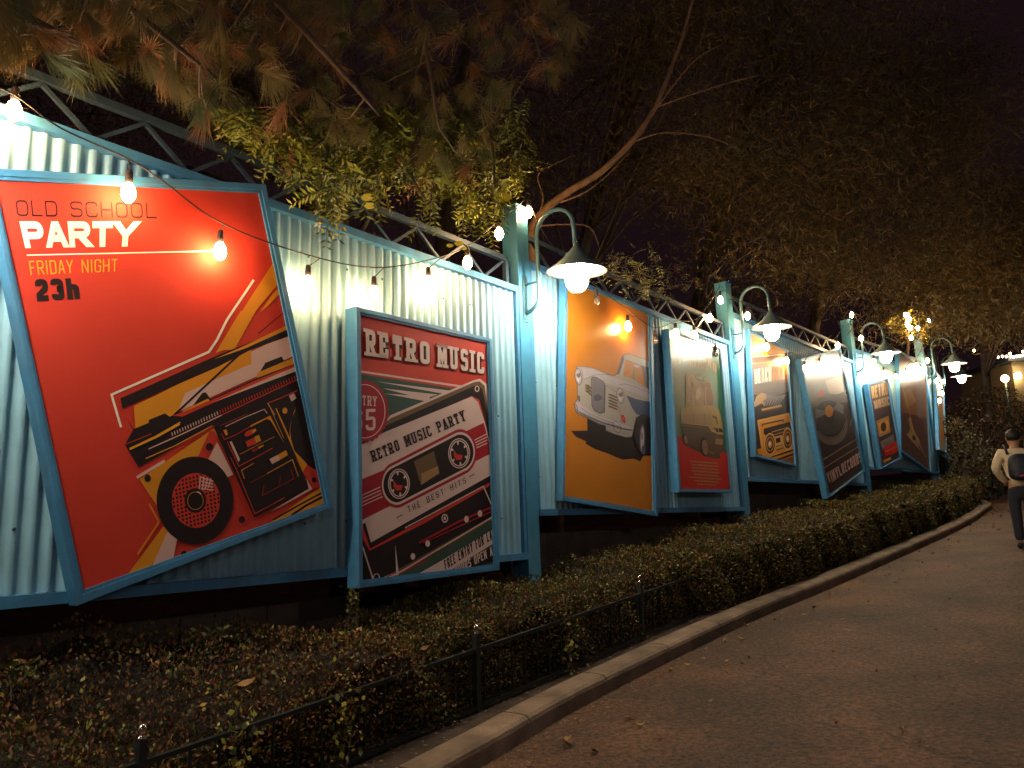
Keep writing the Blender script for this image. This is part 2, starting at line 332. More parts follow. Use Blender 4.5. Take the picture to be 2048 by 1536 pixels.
def clip(poly, cq):
    A = sum(cq[i][0]*cq[(i+1) % 4][1]-cq[(i+1) % 4][0]*cq[i][1] for i in range(4))
    q = cq if A > 0 else cq[::-1]; out = poly
    for i in range(4):
        ax, ay = q[i]; bx, by = q[(i+1) % 4]; inp = out; out = []
        if not inp: return []
        def sd(p): return (bx-ax)*(p[1]-ay)-(by-ay)*(p[0]-ax)
        for j in range(len(inp)):
            p, r = inp[j-1], inp[j]; a, b = sd(p), sd(r)
            if (a >= 0) != (b >= 0):
                t = a/(a-b); out.append((p[0]+(r[0]-p[0])*t, p[1]+(r[1]-p[1])*t))
            if b >= 0: out.append(r)
    return out
class Art:
    def __init__(s, sg, b, quad): s.sg = sg; s.b = b; s.q = quad; s.mb = MB(); s.l = 0; s.t = lambda p: p
    def poly(s, m, pts, raw=False, same=False):
        if not same: s.l += 1
        pts = pts if raw else s.t(pts); c = clip(list(pts), s.q)
        cc = [c[i] for i in range(len(c)) if abs(c[i][0]-c[i-1][0])+abs(c[i][1]-c[i-1][1]) > 1e-3] if c else []
        if len(cc) < 3: return
        s.mb.m = PK_.index(m); s.mb.quad(*[s.sg.at(x, y, s.b+s.l*.00008) for x, y in cc])
    def base(s, m): s.poly(m, [(-500, -500), (3000, -500), (3000, 3000), (-500, 3000)], raw=True); s.l += 6
    def ell(s, m, c, rx, ry, n=36, a0=0, a1=360, rot=0):
        p = []; cr, sr = math.cos(math.radians(rot)), math.sin(math.radians(rot))
        full = a1-a0 >= 359
        for k in range(n+(0 if full else 1)):
            t = math.radians(a0+(a1-a0)*k/n); x, y = rx*math.cos(t), ry*math.sin(t); p.append((c[0]+x*cr-y*sr, c[1]+x*sr+y*cr))
        if not full: p.append(c)
        s.poly(m, p)
    def ring(s, m, c, rx, ry, w, n=40, rot=0, a0=0, a1=360):
        cr, sr = math.cos(math.radians(rot)), math.sin(math.radians(rot)); pts = []
        for k in range(n+1):
            t = math.radians(a0+(a1-a0)*k/n); x, y = rx*math.cos(t), ry*math.sin(t); pts.append((c[0]+x*cr-y*sr, c[1]+x*sr+y*cr))
        s.line(m, pts, w)
    def line(s, m, pts, w):
        s.l += 1; L, R = miter(pts, w/2)
        for i in range(len(pts)-1): s.poly(m, [L[i], L[i+1], R[i+1], R[i]], same=True)
    def text(s, m, txt, quad, h=.09, lw=.62, gap=.16, slab=False, sp=.45, widths=None):
        """stroke lettering in the quad TL,TR,BR,BL"""
        quad = s.t(quad); ws = []
        for ch in txt: ws.append(sp if ch == ' ' else lw*WID.get(ch, 1))
        W = sum(ws)+gap*(len(txt)-1); x0 = 0; TL, TR, BR, BL = [np.array(q) for q in quad]
        def mp(x, y):
            a = x/W; y = min(max(y, 0), 1); return tuple((TL*(1-a)+TR*a)*y+(BL*(1-a)+BR*a)*(1-y))
        l0 = s.l; mx = 0
        for ch, wd in zip(txt, ws):
            if ch != ' ':
                k = 0
                for pl in GL[ch]:
                    P = rnd([(h+p[0]*(wd-2*h), h+p[1]*(1-2*h), p[2] if len(p) > 2 else 0) for p in pl], wd-2*h)
                    # stretch straight ends to the cap edges
                    closed = P[0] == P[-1]
                    if not closed:
                        for e0, e1 in ((0, 1), (-1, -2)):
                            d = np.array(P[e0])-np.array(P[e1]); L_ = np.linalg.norm(d)
                            if pl[e0][1] in (0, 1) and abs(d[1]) > .3*L_: P[e0] = tuple(np.array(P[e0])+d/abs(d[1])*h)
                            elif len(pl[e0]) < 4: P[e0] = tuple(np.array(P[e0])+d/L_*h*.7)
                    LL_, RR_ = miter(P, h, closed); k += 1
                    if not closed:
                        for e0, e1 in ((0, 1), (-1, -2)):
                            d = np.array(P[e0])-np.array(P[e1]); L_ = np.linalg.norm(d)
                            if pl[e0][1] in (0, 1) and abs(d[1]) > .3*L_:
                                for arr in (LL_, RR_): q_ = np.array(arr[e0]); arr[e0] = tuple(q_+d*((pl[e0][1]-q_[1])/d[1])); s.l = l0+k
                    for i in range(len(P)-1): s.poly(m, [mp(x0+q[0], q[1]) for q in (LL_[i], LL_[i+1], RR_[i+1], RR_[i])], raw=True, same=True)
                if slab:
                    k += 1; s.l = l0+k; done = []
                    for pl in GL[ch]:
                        for idx in range(len(pl)):
                            p = pl[idx]
                            if p[1] in (0, 1) and (len(p) < 3 or p[2] == 0) and (idx in (0, len(pl)-1) or p[0] == 0):
                                if idx in (0, len(pl)-1):
                                    nb = pl[1] if idx == 0 else pl[-2]
                                    if nb[1] == p[1]: 
                                        yy = h+p[1]*(1-2*h); sy = -1 if p[1] == 1 else 1
                                        xx = h+p[0]*(wd-2*h); s.poly(m, [mp(x0+a, b) for a, b in ((xx-h*.9, yy), (xx+h*.9, yy), (xx+h*.9, yy+sy*h*2.6), (xx-h*.9, yy+sy*h*2.6))], raw=True, same=True); continue
                                xx = h+p[0]*(wd-2*h); 
                                if (xx, p[1]) in done: continue
                                done.append((xx, p[1])); ya, yb = (0, h*1.35) if p[1] == 0 else (1-h*1.35, 1)
                                s.poly(m, [mp(x0+a, b) for a, b in ((xx-h*2.1, ya), (xx+h*2.1, ya), (xx+h*2.1, yb), (xx-h*2.1, yb))], raw=True, same=True)
                mx = max(mx, k)
            x0 += wd+gap
        s.l = l0+mx+1
    def build(s, parent): return s.mb.build('printed_sheet', [(PM if s.sg is SG[1] else PG)[k] for k in PK_], parent)
def miter(P, h, closed=False):
    P = [np.array(p[:2], float) for p in P]; n = len(P); L, R = [], []
    for i in range(n):
        if closed: a = P[i-1] if i > 0 else P[-2]; b = P[i+1] if i < n-1 else P[1]
        else: a = P[max(i-1, 0)]; b = P[min(i+1, n-1)]
        d1 = P[i]-a; d2 = b-P[i]; l1, l2 = np.linalg.norm(d1), np.linalg.norm(d2)
        d1 = d1/l1 if l1 > 1e-9 else d2/l2; d2 = d2/l2 if l2 > 1e-9 else d1
        n1 = np.array([-d1[1], d1[0]]); n2 = np.array([-d2[1], d2[0]]); m_ = n1+n2; q = m_@m_
        m_ = m_*2/q if q > .25 else n1; L.append(tuple(P[i]+m_*h)); R.append(tuple(P[i]-m_*h))
    return L, R
def rnd(P, w_):
    out = []; n = len(P); closed = P[0][:2] == P[-1][:2]
    for i, p in enumerate(P):
        if p[2] and (0 < i < n-1):
            a, b, c = np.array(P[i-1][:2]), np.array(p[:2]), np.array(P[i+1][:2]); r = p[2]*w_
            la, lc = np.linalg.norm(a-b), np.linalg.norm(c-b); r1, r2 = min(r, la*.499), min(r, lc*.499)
            s0, s1 = b+(a-b)/la*r1, b+(c-b)/lc*r2
            for t in (0, .25, .5, .75, 1): q = s0*(1-t)**2+2*b*t*(1-t)+s1*t*t; out.append(tuple(q))
        else: out.append(tuple(p[:2]))
    if closed: out[-1] = out[0]
    return out
r_ = .34
def interp_(x, xs, ys): return float(np.interp(x, xs, ys))
GL = {'O': [[(0, .5), (0, 1, r_), (1, 1, r_), (1, 0, r_), (0, 0, r_), (0, .5)]], 'L': [[(0, 1), (0, 0), (1, 0)]], 'D': [[(0, .5), (0, 1), (1, 1, r_), (1, 0, r_), (0, 0), (0, .5)]],
 'S': [[(1, .8, 0, 1), (1, 1, r_), (0, 1, r_), (0, .52, r_), (1, .52, r_), (1, 0, r_), (0, 0, r_), (0, .2, 0, 1)]], 'C': [[(1, .74, 0, 1), (1, 1, r_), (0, 1, r_), (0, 0, r_), (1, 0, r_), (1, .26, 0, 1)]],
 'H': [[(0, 0), (0, 1)], [(1, 0), (1, 1)], [(.1, .5, 0, 1), (.9, .5, 0, 1)]], 'P': [[(0, 0), (0, 1), (1, 1, r_), (1, .45, r_), (.05, .45, 0, 1)]], 'A': [[(0, 0), (.42, 1), (.58, 1), (1, 0)], [(.18, .3, 0, 1), (.82, .3, 0, 1)]],
 'R': [[(0, 0), (0, 1), (1, 1, r_), (1, .47, r_), (.05, .47, 0, 1)], [(.5, .47, 0, 1), (1, 0)]], 'T': [[(0, 1), (1, 1)], [(.5, 0), (.5, .97, 0, 1)]], 'Y': [[(0, 1), (.5, .45), (.5, 0)], [(1, 1), (.5, .45, 0, 1)]],
 'F': [[(0, 0), (0, 1), (1, 1)], [(.05, .52, 0, 1), (.85, .52, 0, 1)]], 'I': [[(.5, 0), (.5, 1)]], 'N': [[(0, 0), (0, 1)], [(0, 1), (1, 0)], [(1, 0), (1, 1)]],
 'G': [[(1, .74, 0, 1), (1, 1, r_), (0, 1, r_), (0, 0, r_), (1, 0, r_), (1, .48), (.55, .48, 0, 1)]], '2': [[(0, .74, 0, 1), (0, 1, r_), (1, 1, r_), (1, .6, .2), (0, .2), (0, 0), (1, 0)]],
 '3': [[(0, .78, 0, 1), (0, 1, r_), (1, 1, r_), (1, .53, .25), (.4, .53, 0, 1)], [(.6, .53, 0, 1), (1, .53, .25), (1, 0, r_), (0, 0, r_), (0, .22, 0, 1)]], 'h': [[(0, 0), (0, 1)], [(.0, .62, 0, 1), (1, .62, r_), (1, 0)]],
 'E': [[(1, 1), (0, 1), (0, 0), (1, 0)], [(.05, .51, 0, 1), (.8, .51, 0, 1)]], 'M': [[(0, 0), (0, 1)], [(.02, 1), (.5, .3), (.98, 1)], [(1, 0), (1, 1)]], 'U': [[(0, 1), (0, 0, r_), (1, 0, r_), (1, 1)]],
 'B': [[(0, .5), (0, 1), (.95, 1, r_), (.95, .53, .25), (.2, .53, 0, 1)], [(0, .5), (0, 0), (1, 0, r_), (1, .53, .25), (.6, .53, 0, 1)]], 'V': [[(0, 1), (.5, 0), (1, 1)]], 'W': [[(0, 1), (.25, 0), (.5, .8), (.75, 0), (1, 1)]],
 'K': [[(0, 0), (0, 1)], [(1, 1), (.08, .45, 0, 1)], [(.35, .6, 0, 1), (1, 0)]], 'X': [[(0, 0), (1, 1)], [(1, 0), (0, 1)]], '5': [[(1, 1), (0, 1), (0, .56), (1, .6, r_), (1, 0, r_), (0, 0, r_), (0, .22, 0, 1)]],
 '$': [[(1, .8, 0, 1), (1, .95, r_), (0, .95, r_), (0, .52, r_), (1, .52, r_), (1, .05, r_), (0, .05, r_), (0, .2, 0, 1)], [(.5, 0), (.5, 1)]], '-': [[(0, .5, 0, 1), (1, .5, 0, 1)]]}
WID = {'I': .35, 'M': 1.25, 'W': 1.35, 'L': .9, 'E': .92, 'F': .88, '-': 1.0, 'N': 1.05}
def framed(sg, b, inner, outer, label, art, print_=True, depth=None):
    depth = depth or b-.0
    c = sg.at(*outer[3], b); e = empty('framed_poster', tuple(c), label, 'poster', 'framed posters on the corrugated wall')
    O = [sg.at(x, y, b) for x, y in outer]; I = [sg.at(x, y, b) for x, y in inner]; n = sg.n; mb = MB()
    mid = [O[k]*.32+I[k]*.68 for k in range(4)]; md = [q-n*.007 for q in mid]; Id = [q-n*.007 for q in I]; Ib = [q-n*.024 for q in I]; Ob = [q-n*(depth-.004) for q in O]
    O1 = [O[k]*.9+mid[k]*.1 for k in range(4)]; O2 = [q-n*.004 for q in O]
    for k in range(4):
        j = (k+1) % 4
        mb.quad(O1[k], O1[j], mid[j], mid[k]); mb.quad(O2[k], O2[j], O1[j], O1[k]); mb.quad(mid[k], mid[j], md[j], md[k]); mb.quad(md[k], md[j], Id[j], Id[k]); mb.quad(Id[k], Id[j], Ib[j], Ib[k]); mb.quad(Ob[k], Ob[j], O2[j], O2[k])
    mb.quad(*Ob)
    mb.build('frame', M['frame'], e)
    A = Art(sg, b-.019, inner); art(A); A.build(e); return e
_Art_init = Art.__init__
def _ai(s, sg, b, quad):
    c = np.mean(quad, 0); _Art_init(s, sg, b, [tuple(c+(np.array(q)-c)*(1+3.0/np.linalg.norm(np.array(q)-c))) for q in quad])
Art.__init__ = _ai
# ---- poster 1 : red radio party
def art1(A):
    A.base('RED')
    k1 = K(2.926, 0, 180); k2 = K(2.743, 0, 680); k5 = K(5.486, 400, 640); k7 = K(5.908, 400, 820); k6 = K(4.267, 220, 780)
    A.t = k1
    A.text('DK', 'OLD SCHOOL', [(90, 643), (915, 662), (920, 752), (100, 738)], h=.058, lw=.95, gap=.24, sp=.55); A.l += 1
    A.text('WH', 'PARTY', [(113, 768), (808, 768), (790, 915), (148, 925)], h=.135, lw=1.0, gap=.07)
    A.poly('WH', [(157, 963), (1290, 938), (1290, 945), (157, 970)])
    A.text('YL', 'FRIDAY NIGHT', [(168, 1000), (690, 988), (688, 1062), (180, 1082)], h=.045, lw=.52, gap=.16, sp=.4)
    A.text('DK', '23h', [(200, 1107), (455, 1100), (470, 1222), (218, 1238)], h=.13, lw=.58, gap=.12)
    A.poly('OR', [(1275, 1521), (1460, 1225), (1600, 1008), (1760, 800), (1760, 1000), (1640, 1120), (1500, 1290), (1370, 1521)])
    A.poly('OR', [(1520, 1300), (1600, 1190), (1760, 1040), (1760, 1120), (1640, 1190), (1560, 1270)])
    A.t = k2
    A.line('WH', [(664, 478), (612, 300), (1146, 65), (1190, 0), (1245, -110), (1392, -330)], 13)
    A.t = k5
    A.poly('OR', [(385, 0), (170, 365), (310, 310), (400, 165), (545, 0), (600, -100), (450, -100)])
    A.line('DK', [(640, 150), (880, -50), (1100, -220)], 8)
    A.t = k2
    A.poly('PK', [(735, 362), (1600, -40), (1700, -40), (1660, 85), (745, 500)])
    A.poly('OR', [(735, 362), (1378, 45), (1378, 130), (1015, 290), (985, 372), (940, 425), (745, 500)])
    A.poly('DK', [(660, 320), (1190, 85), (1455, -20), (1640, -110), (1640, -40), (1380, 52), (1190, 150), (672, 375)])
    A.t = k5
    A.poly('OR', [(150, 432), (450, 300), (700, 180), (960, 55), (1000, 60), (1000, 85), (500, 310)])
    A.t = k2
    A.line('DK', [(955, 412), (1312, 80)], 12)
    A.poly('DK', [(685, 575), (730, 492), (688, 420), (734, 488), (815, 455), (817, 438), (905, 402), (930, 420), (1050, 370), (1110, 290), (1130, 287), (1155, 325), (1405, 212), (1432, 165), (1455, 125), (1545, 90), (1558, 112), (1720, 40), (1720, 240), (1185, 465), (1165, 470), (760, 700)])
    A.poly('OR', [(1005, 385), (1140, 322), (1150, 332), (1000, 398)])
    A.poly('OR', [(1412, 180), (1720, 50), (1720, 90), (1408, 210)])
    A.poly('RED', [(950, 415), (1150, 335), (1405, 220), (1720, 92), (1720, 120), (1400, 240), (1000, 420)])
    A.poly('PK', [(1165, 345), (1440, 222), (1720, 105), (1720, 135), (1440, 240)])
    A.line('YL', [(712, 598), (860, 530), (985, 460)], 12)
    A.line('RED', [(690, 572), (830, 515)], 4)
    A.line('PK', [(815, 598), (990, 520), (1215, 412)], 6)
    A.line('RED', [(1215, 412), (1430, 310), (1720, 175)], 5)
    A.line('YL', [(800, 650), (960, 580), (1165, 470)], 5)
    A.line('RED', [(1010, 560), (1190, 478)], 4)
    A.l += 1
    for j in range(18):
        x, y = 940+j*14.6, 508-j*6.75; A.poly('PK', [(x, y), (x+5, y-2), (x+9, y+17), (x+4, y+19)], same=True)
    for j in range(29):
        x, y = 1203+j*14.6, 386-j*6.7; A.poly('RED', [(x, y), (x+4, y-2), (x+9, y+17), (x+5, y+19)], same=True)
    A.line('PK', [(750, 755), (905, 662)], 16)
    A.poly('OR', [(765, 765), (1140, 508), (1190, 480), (1200, 520), (1085, 660), (900, 960), (872, 925)])
    A.poly('RED', [(1148, 502), (1172, 498), (1200, 540), (1150, 650), (1085, 645)])
    A.poly('PK', [(1192, 560), (1280, 738), (1230, 760), (1140, 660)])
    A.poly('OR', [(895, 1025), (945, 1050), (830, 1240), (700, 1290), (705, 1280)])
    A.poly('PK', [(920, 1050), (975, 1080), (948, 1210), (830, 1250)])
    A.line('OR', [(818, 898), (872, 998), (755, 1175)], 9)
    A.ell('DK', (1070, 880), 211, 241, 56)
    A.ell('RED', (1075, 880), 132, 150, 40)
    # grille of crossing bars cut by the rim
    A.l += 1; cx, cy = 1075, 880
    for i_ in range(-7, 8):
        for j_ in range(-8, 9):
            x, y = i_*20+j_*2.2, j_*21-i_*5.5
            if (x/130)**2+(y/148)**2 < .93 and (x/62)**2+(y/70)**2 > 1.05:
                A.poly('DK', [(cx+x-6.5, cy+y-5), (cx+x+5, cy+y-8), (cx+x+6.5, cy+y+5), (cx+x-5, cy+y+8)], same=True)
    A.l += 1
    for j in range(4):
        A.line('PK', [(1100+j*19, 745+j*5), (1092+j*17, 830-j*7)], 7)
    for j in range(4): A.line('PK', [(1105, 755+j*20), (1170, 775+j*16)], 6)
    A.ell('DK', (1072, 880), 60, 68); A.ring('OR', (1072, 882), 43, 48, 3); A.line('PK', [(1080, 832), (1092, 836), (1103, 846)], 7)
    A.ell('DK', (810, 759), 18, 21, 16); A.ell('DK', (1149, 586), 20, 22, 16); A.ell('DK', (1327, 985), 17, 20, 16); A.ell('DK', (1010, 1172), 17, 16, 16)
    A.poly('DK', [(1172, 478), (1215, 450), (1650, 250), (1720, 240), (1760, 700), (1700, 710), (1620, 640), (1705, 820), (1395, 975)])
    A.t = k7
    A.poly('OR', [(890, -20), (1150, -40), (1085, 90), (1065, 230), (1075, 340), (1115, 480), (1190, 560), (1270, 640), (1215, 732)])
    A.poly('DK', [(905, -20), (1135, -40), (1085, 90), (1060, 230), (1062, 330)])
    A.ell('OR', (1003, 8), 30, 36, 18)
    A.ell('DK', (1450, 180), 345, 545, 50)
    A.poly('RED', [(1265, 645), (1330, 690), (1420, 730), (1500, 900), (1330, 935), (1262, 800), (1212, 735)])
    A.ell('DK', (1350, 825), 28, 32, 16)
    A.poly('PK', [(1052, -170), (1110, -200), (1140, -140), (1080, -100)])
    A.line('RED', [(800, -80), (950, -140), (1150, -230)], 10); A.line('ORL', [(800, -80), (885, 60)], 10)
    A.poly('OR', [(850, 1310), (1290, 1000), (1520, 860), (1520, 1100), (930, 1330)])
    A.line('DK', [(860, 1300), (1140, 1140), (1500, 945)], 20); A.line('DK', [(1080, 1245), (1250, 1130), (1500, 1000)], 26)
    A.line('RED', [(360, 560), (430, 700), (648, 1225), (820, 1135), (1000, 1035)], 9)
    A.poly('PK', [(1252, 800), (1328, 935), (980, 1130), (830, 1200), (1285, 930)])
    A.line('RED', [(240, 185), (560, 45)], 5); A.line('PK', [(300, 195), (520, 90), (760, -10), (795, 40)], 9)
    A.line('RED', [(250, 275), (290, 350), (440, 285), (600, 190)], 8); A.poly('OR', [(590, 185), (790, 85), (830, 65), (862, 130), (1000, 400), (835, 125), (790, 105), (600, 200)])
    A.line('YL', [(840, 0), (990, 330)], 5)
    A.poly('OR', [(275, 240), (312, 228), (330, 290), (305, 302)])
    A.line('RED', [(320, 370), (460, 665), (860, 450)], 9)
    A.poly('PK', [(350, 378), (375, 368), (472, 582), (455, 615)])
    A.ell('RED', (585, 270), 66, 30, 20, rot=-28); A.poly('OR', [(610, 240), (655, 218), (668, 240), (640, 268), (622, 280)])
    A.poly('RED', [(538, 375), (640, 325), (665, 400), (562, 437)]); A.poly('OR', [(640, 322), (695, 292), (722, 362), (665, 392)])
    A.line('OR', [(470, 525), (670, 420), (880, 315)], 6); A.poly('DRED', [(615, 470), (670, 448), (680, 470), (622, 498)]); A.poly('OR', [(682, 440), (750, 408), (752, 424), (692, 460)])
    A.poly('PK', [(822, 580), (920, 530), (946, 588), (852, 640)]); A.poly('OR', [(920, 530), (1015, 475), (1040, 530), (946, 588)])
    A.line('DRED', [(595, 860), (800, 750)], 6); A.line('OR', [(795, 750), (1092, 585), (1162, 785)], 10); A.line('OR', [(635, 630), (492, 712), (524, 812)], 9)
    A.line('DRED', [(755, 880), (738, 1010), (1108, 812), (1075, 700)], 7); A.line('DRED', [(930, 890), (955, 780)], 5)
    A.t = k6
    A.line('YL', [(168, 498), (380, 400), (600, 275)], 10)
framed(SG[1], .10, [(-10, 358), (519.5, 385), (650, 1007), (169, 1180)], [(-28, 334), (532, 368), (667, 1014), (155, 1212)],
       'large tilted red poster with a radio cassette drawing, reading OLD SCHOOL PARTY', art1)
# ---- poster 2 : cassette
def art2(A):
    A.base('RED'); A.t = K(2.4, 680, 560)
    A.poly('DG', [(60, 445), (800, 560), (800, 900), (60, 900)])
    A.line('CRM', [(60, 432), (105, 440), (712, 530), (780, 540)], 9)
    for p in ([(175, 487), (640, 545), (600, 565)], [(205, 520), (470, 550), (400, 570)], [(215, 545), (430, 560), (430, 585)], [(640, 540), (780, 575), (780, 640), (600, 600)]): A.poly('CRM', p)
    A.poly('CRM', [(60, 820), (160, 770), (240, 650), (640, 482), (672, 474), (704, 500), (735, 700), (800, 1000), (800, 1150), (60, 1500)])
    A.poly('BR', [(60, 800), (170, 745), (240, 665), (640, 492), (670, 486), (694, 508), (712, 640), (800, 1000), (800, 1180), (175, 1440), (90, 1450)])
    A.poly('DK', [(60, 810), (220, 700), (640, 510), (664, 505), (684, 525), (712, 660), (790, 980), (790, 1100), (270, 1395), (175, 1445), (60, 1450)])
    A.ring('CRM', (658, 522), 9, 13, 4, 16)
    A.poly('RED', [(225, 742), (632, 556), (668, 575), (700, 690), (628, 560), (225, 752)])
    A.poly('RED', [(60, 1150), (110, 1100), (112, 1190), (145, 1290), (400, 1150), (740, 960), (740, 975), (400, 1170), (142, 1300)])
    A.poly('CRM', [(60, 812), (215, 730), (632, 560), (662, 585), (700, 700), (728, 830), (745, 925), (400, 1118), (148, 1260), (122, 1165), (60, 1190)])
    A.poly('DRED', [(60, 975), (215, 910), (420, 820), (600, 728), (690, 685), (730, 830), (560, 915), (250, 1080), (60, 1175)])
    for j in range(4):
        A.line('CRM', [(60, 1052+j*17), (112, 1030+j*17), (212, 985+j*17)], 4.5); A.line('CRM', [(620, 782+j*13), (706, 738+j*15)], 4.5)
    def stad(m, r, ry):
        a, b = (272, 983), (577, 826); ang = math.atan2(b[1]-a[1], b[0]-a[0]); p = []
        for c, s0 in ((b, -90), (a, 90)):
            for k in range(17):
                t = math.radians(s0+180*k/16); x, y = r*math.cos(t), r*math.sin(t); X = x*math.cos(ang)-y*math.sin(ang); Y = x*math.sin(ang)+y*math.cos(ang); p.append((c[0]+X*.86, c[1]+Y*ry))
        A.poly(m, p)
    stad('DRED', 92, 1.2); stad('CRM', 82, 1.17); stad('DK', 74, 1.14)
    A.poly('BR', [(355, 870), (450, 822), (478, 930), (388, 985)]); A.poly('TAN', [(390, 930), (470, 892), (476, 925), (392, 982)])
    for c in ((283, 978), (572, 832)):
        A.ring('CRM', c, 50, 70, 4.5, 36); A.ring('CRM', c, 42, 60, 5, 36); A.l += 1
        for k in range(6):
            t = math.radians(60*k+20); A.poly('CRM', [(c[0]+40*math.cos(t-.12), c[1]+58*math.sin(t-.12)), (c[0]+40*math.cos(t+.12), c[1]+58*math.sin(t+.12)), (c[0]+30*math.cos(t+.08), c[1]+42*math.sin(t+.08)), (c[0]+30*math.cos(t-.08), c[1]+42*math.sin(t-.08))], same=True)
        A.poly('RED', [(c[0]-25, c[1]-15), (c[0]-10, c[1]+5), (c[0]+18, c[1]+8), (c[0]+12, c[1]+30), (c[0]-12, c[1]+32), (c[0]-26, c[1]+12)])
    A.text('DK', 'RETRO MUSIC PARTY', [(145, 822), (590, 625), (606, 673), (160, 874)], h=.085, lw=.5, gap=.22, slab=True, sp=.35)
    A.text('DK', 'THE BEST HITS', [(322, 1088), (600, 947), (606, 973), (330, 1118)], h=.06, lw=.5, gap=.38, sp=.5)
    A.line('DK', [(272, 1142), (300, 1126)], 4); A.line('DK', [(620, 945), (645, 932)], 4)
    A.line('CRM', [(312, 1190), (500, 1090), (688, 990), (745, 1118)], 5)
    A.line('DRED', [(380, 1262), (560, 1165), (745, 1082)], 9); A.line('DRED', [(400, 1262), (740, 1105)], 5)
    A.ell('CRM', (503, 1144), 16, 21, 20); A.ell('DK', (503, 1144), 11, 15, 20); A.ell('CRM', (503, 1144), 6, 9, 14)
    for c in ((607, 1148), (672, 1121), (421, 1265), (350, 1327)): A.ell('CRM', c, 11, 16, 18)
    A.poly('CRM', [(265, 1268), (284, 1422), (270, 1424)]); A.line('CRM', [(60, 1180), (112, 1290), (160, 1440)], 7); A.ring('CRM', (175, 1428), 14, 18, 4, 16)
    A.poly('DG', [(270, 1420), (400, 1355), (745, 1145), (760, 1185), (760, 1460), (270, 1460)])
    A.line('CRM', [(200, 1445), (300, 1395), (745, 1130)], 7)
    A.poly('CRM', [(385, 1405), (500, 1340), (760, 1180), (760, 1250), (590, 1355), (490, 1420)])
    A.poly('DK', [(560, 1385), (760, 1262), (760, 1345), (660, 1372), (600, 1395)])
    A.text('DK', 'FREE ENTRY FOR LADIES', [(498, 1347), (775, 1160), (781, 1212), (506, 1392)], h=.085, lw=.44, gap=.13, sp=.3)
    A.text('CRM', 'DOORS OPEN AT', [(548, 1375), (745, 1270), (750, 1312), (556, 1415)], h=.085, lw=.44, gap=.13, sp=.3)
    # badge
    A.poly('DRED', [(118+(118 if k % 2 else 111)*math.cos(2*math.pi*k/56), 630+(152 if k % 2 else 143)*math.sin(2*math.pi*k/56)) for k in range(56)])
    A.ring('CRM', (118, 630), 98, 128, 4, 40)
    A.text('CRM', 'ENTRY', [(58, 548), (176, 560), (176, 606), (58, 597)], h=.07, lw=.5, gap=.2, slab=True)
    A.text('CRM', '$5', [(60, 622), (172, 618), (170, 722), (60, 722)], h=.07, lw=.5, gap=.18, slab=False)
    for m_, dx, dy, h in (('DK', 3, 5, .13), ('CRM', 0, 0, .10)):
        A.text(m_, 'RETRO', [(122+dx, 232+dy), (430+dx, 300+dy), (432+dx, 406+dy), (126+dx, 362+dy)], h=h, lw=.55, gap=.22, slab=True)
        A.text(m_, 'MUSIC', [(468+dx, 305+dy), (692+dx, 350+dy), (694+dx, 452+dy), (470+dx, 416+dy)], h=h, lw=.52, gap=.22, slab=True)
framed(SG[1], .12, [(723, 629), (976, 685), (989, 1129), (727, 1160)], [(713, 612), (984, 677), (1000, 1140), (718, 1177)],
       'upright poster of a tape cassette, headed RETRO MUSIC in slab letters', art2)
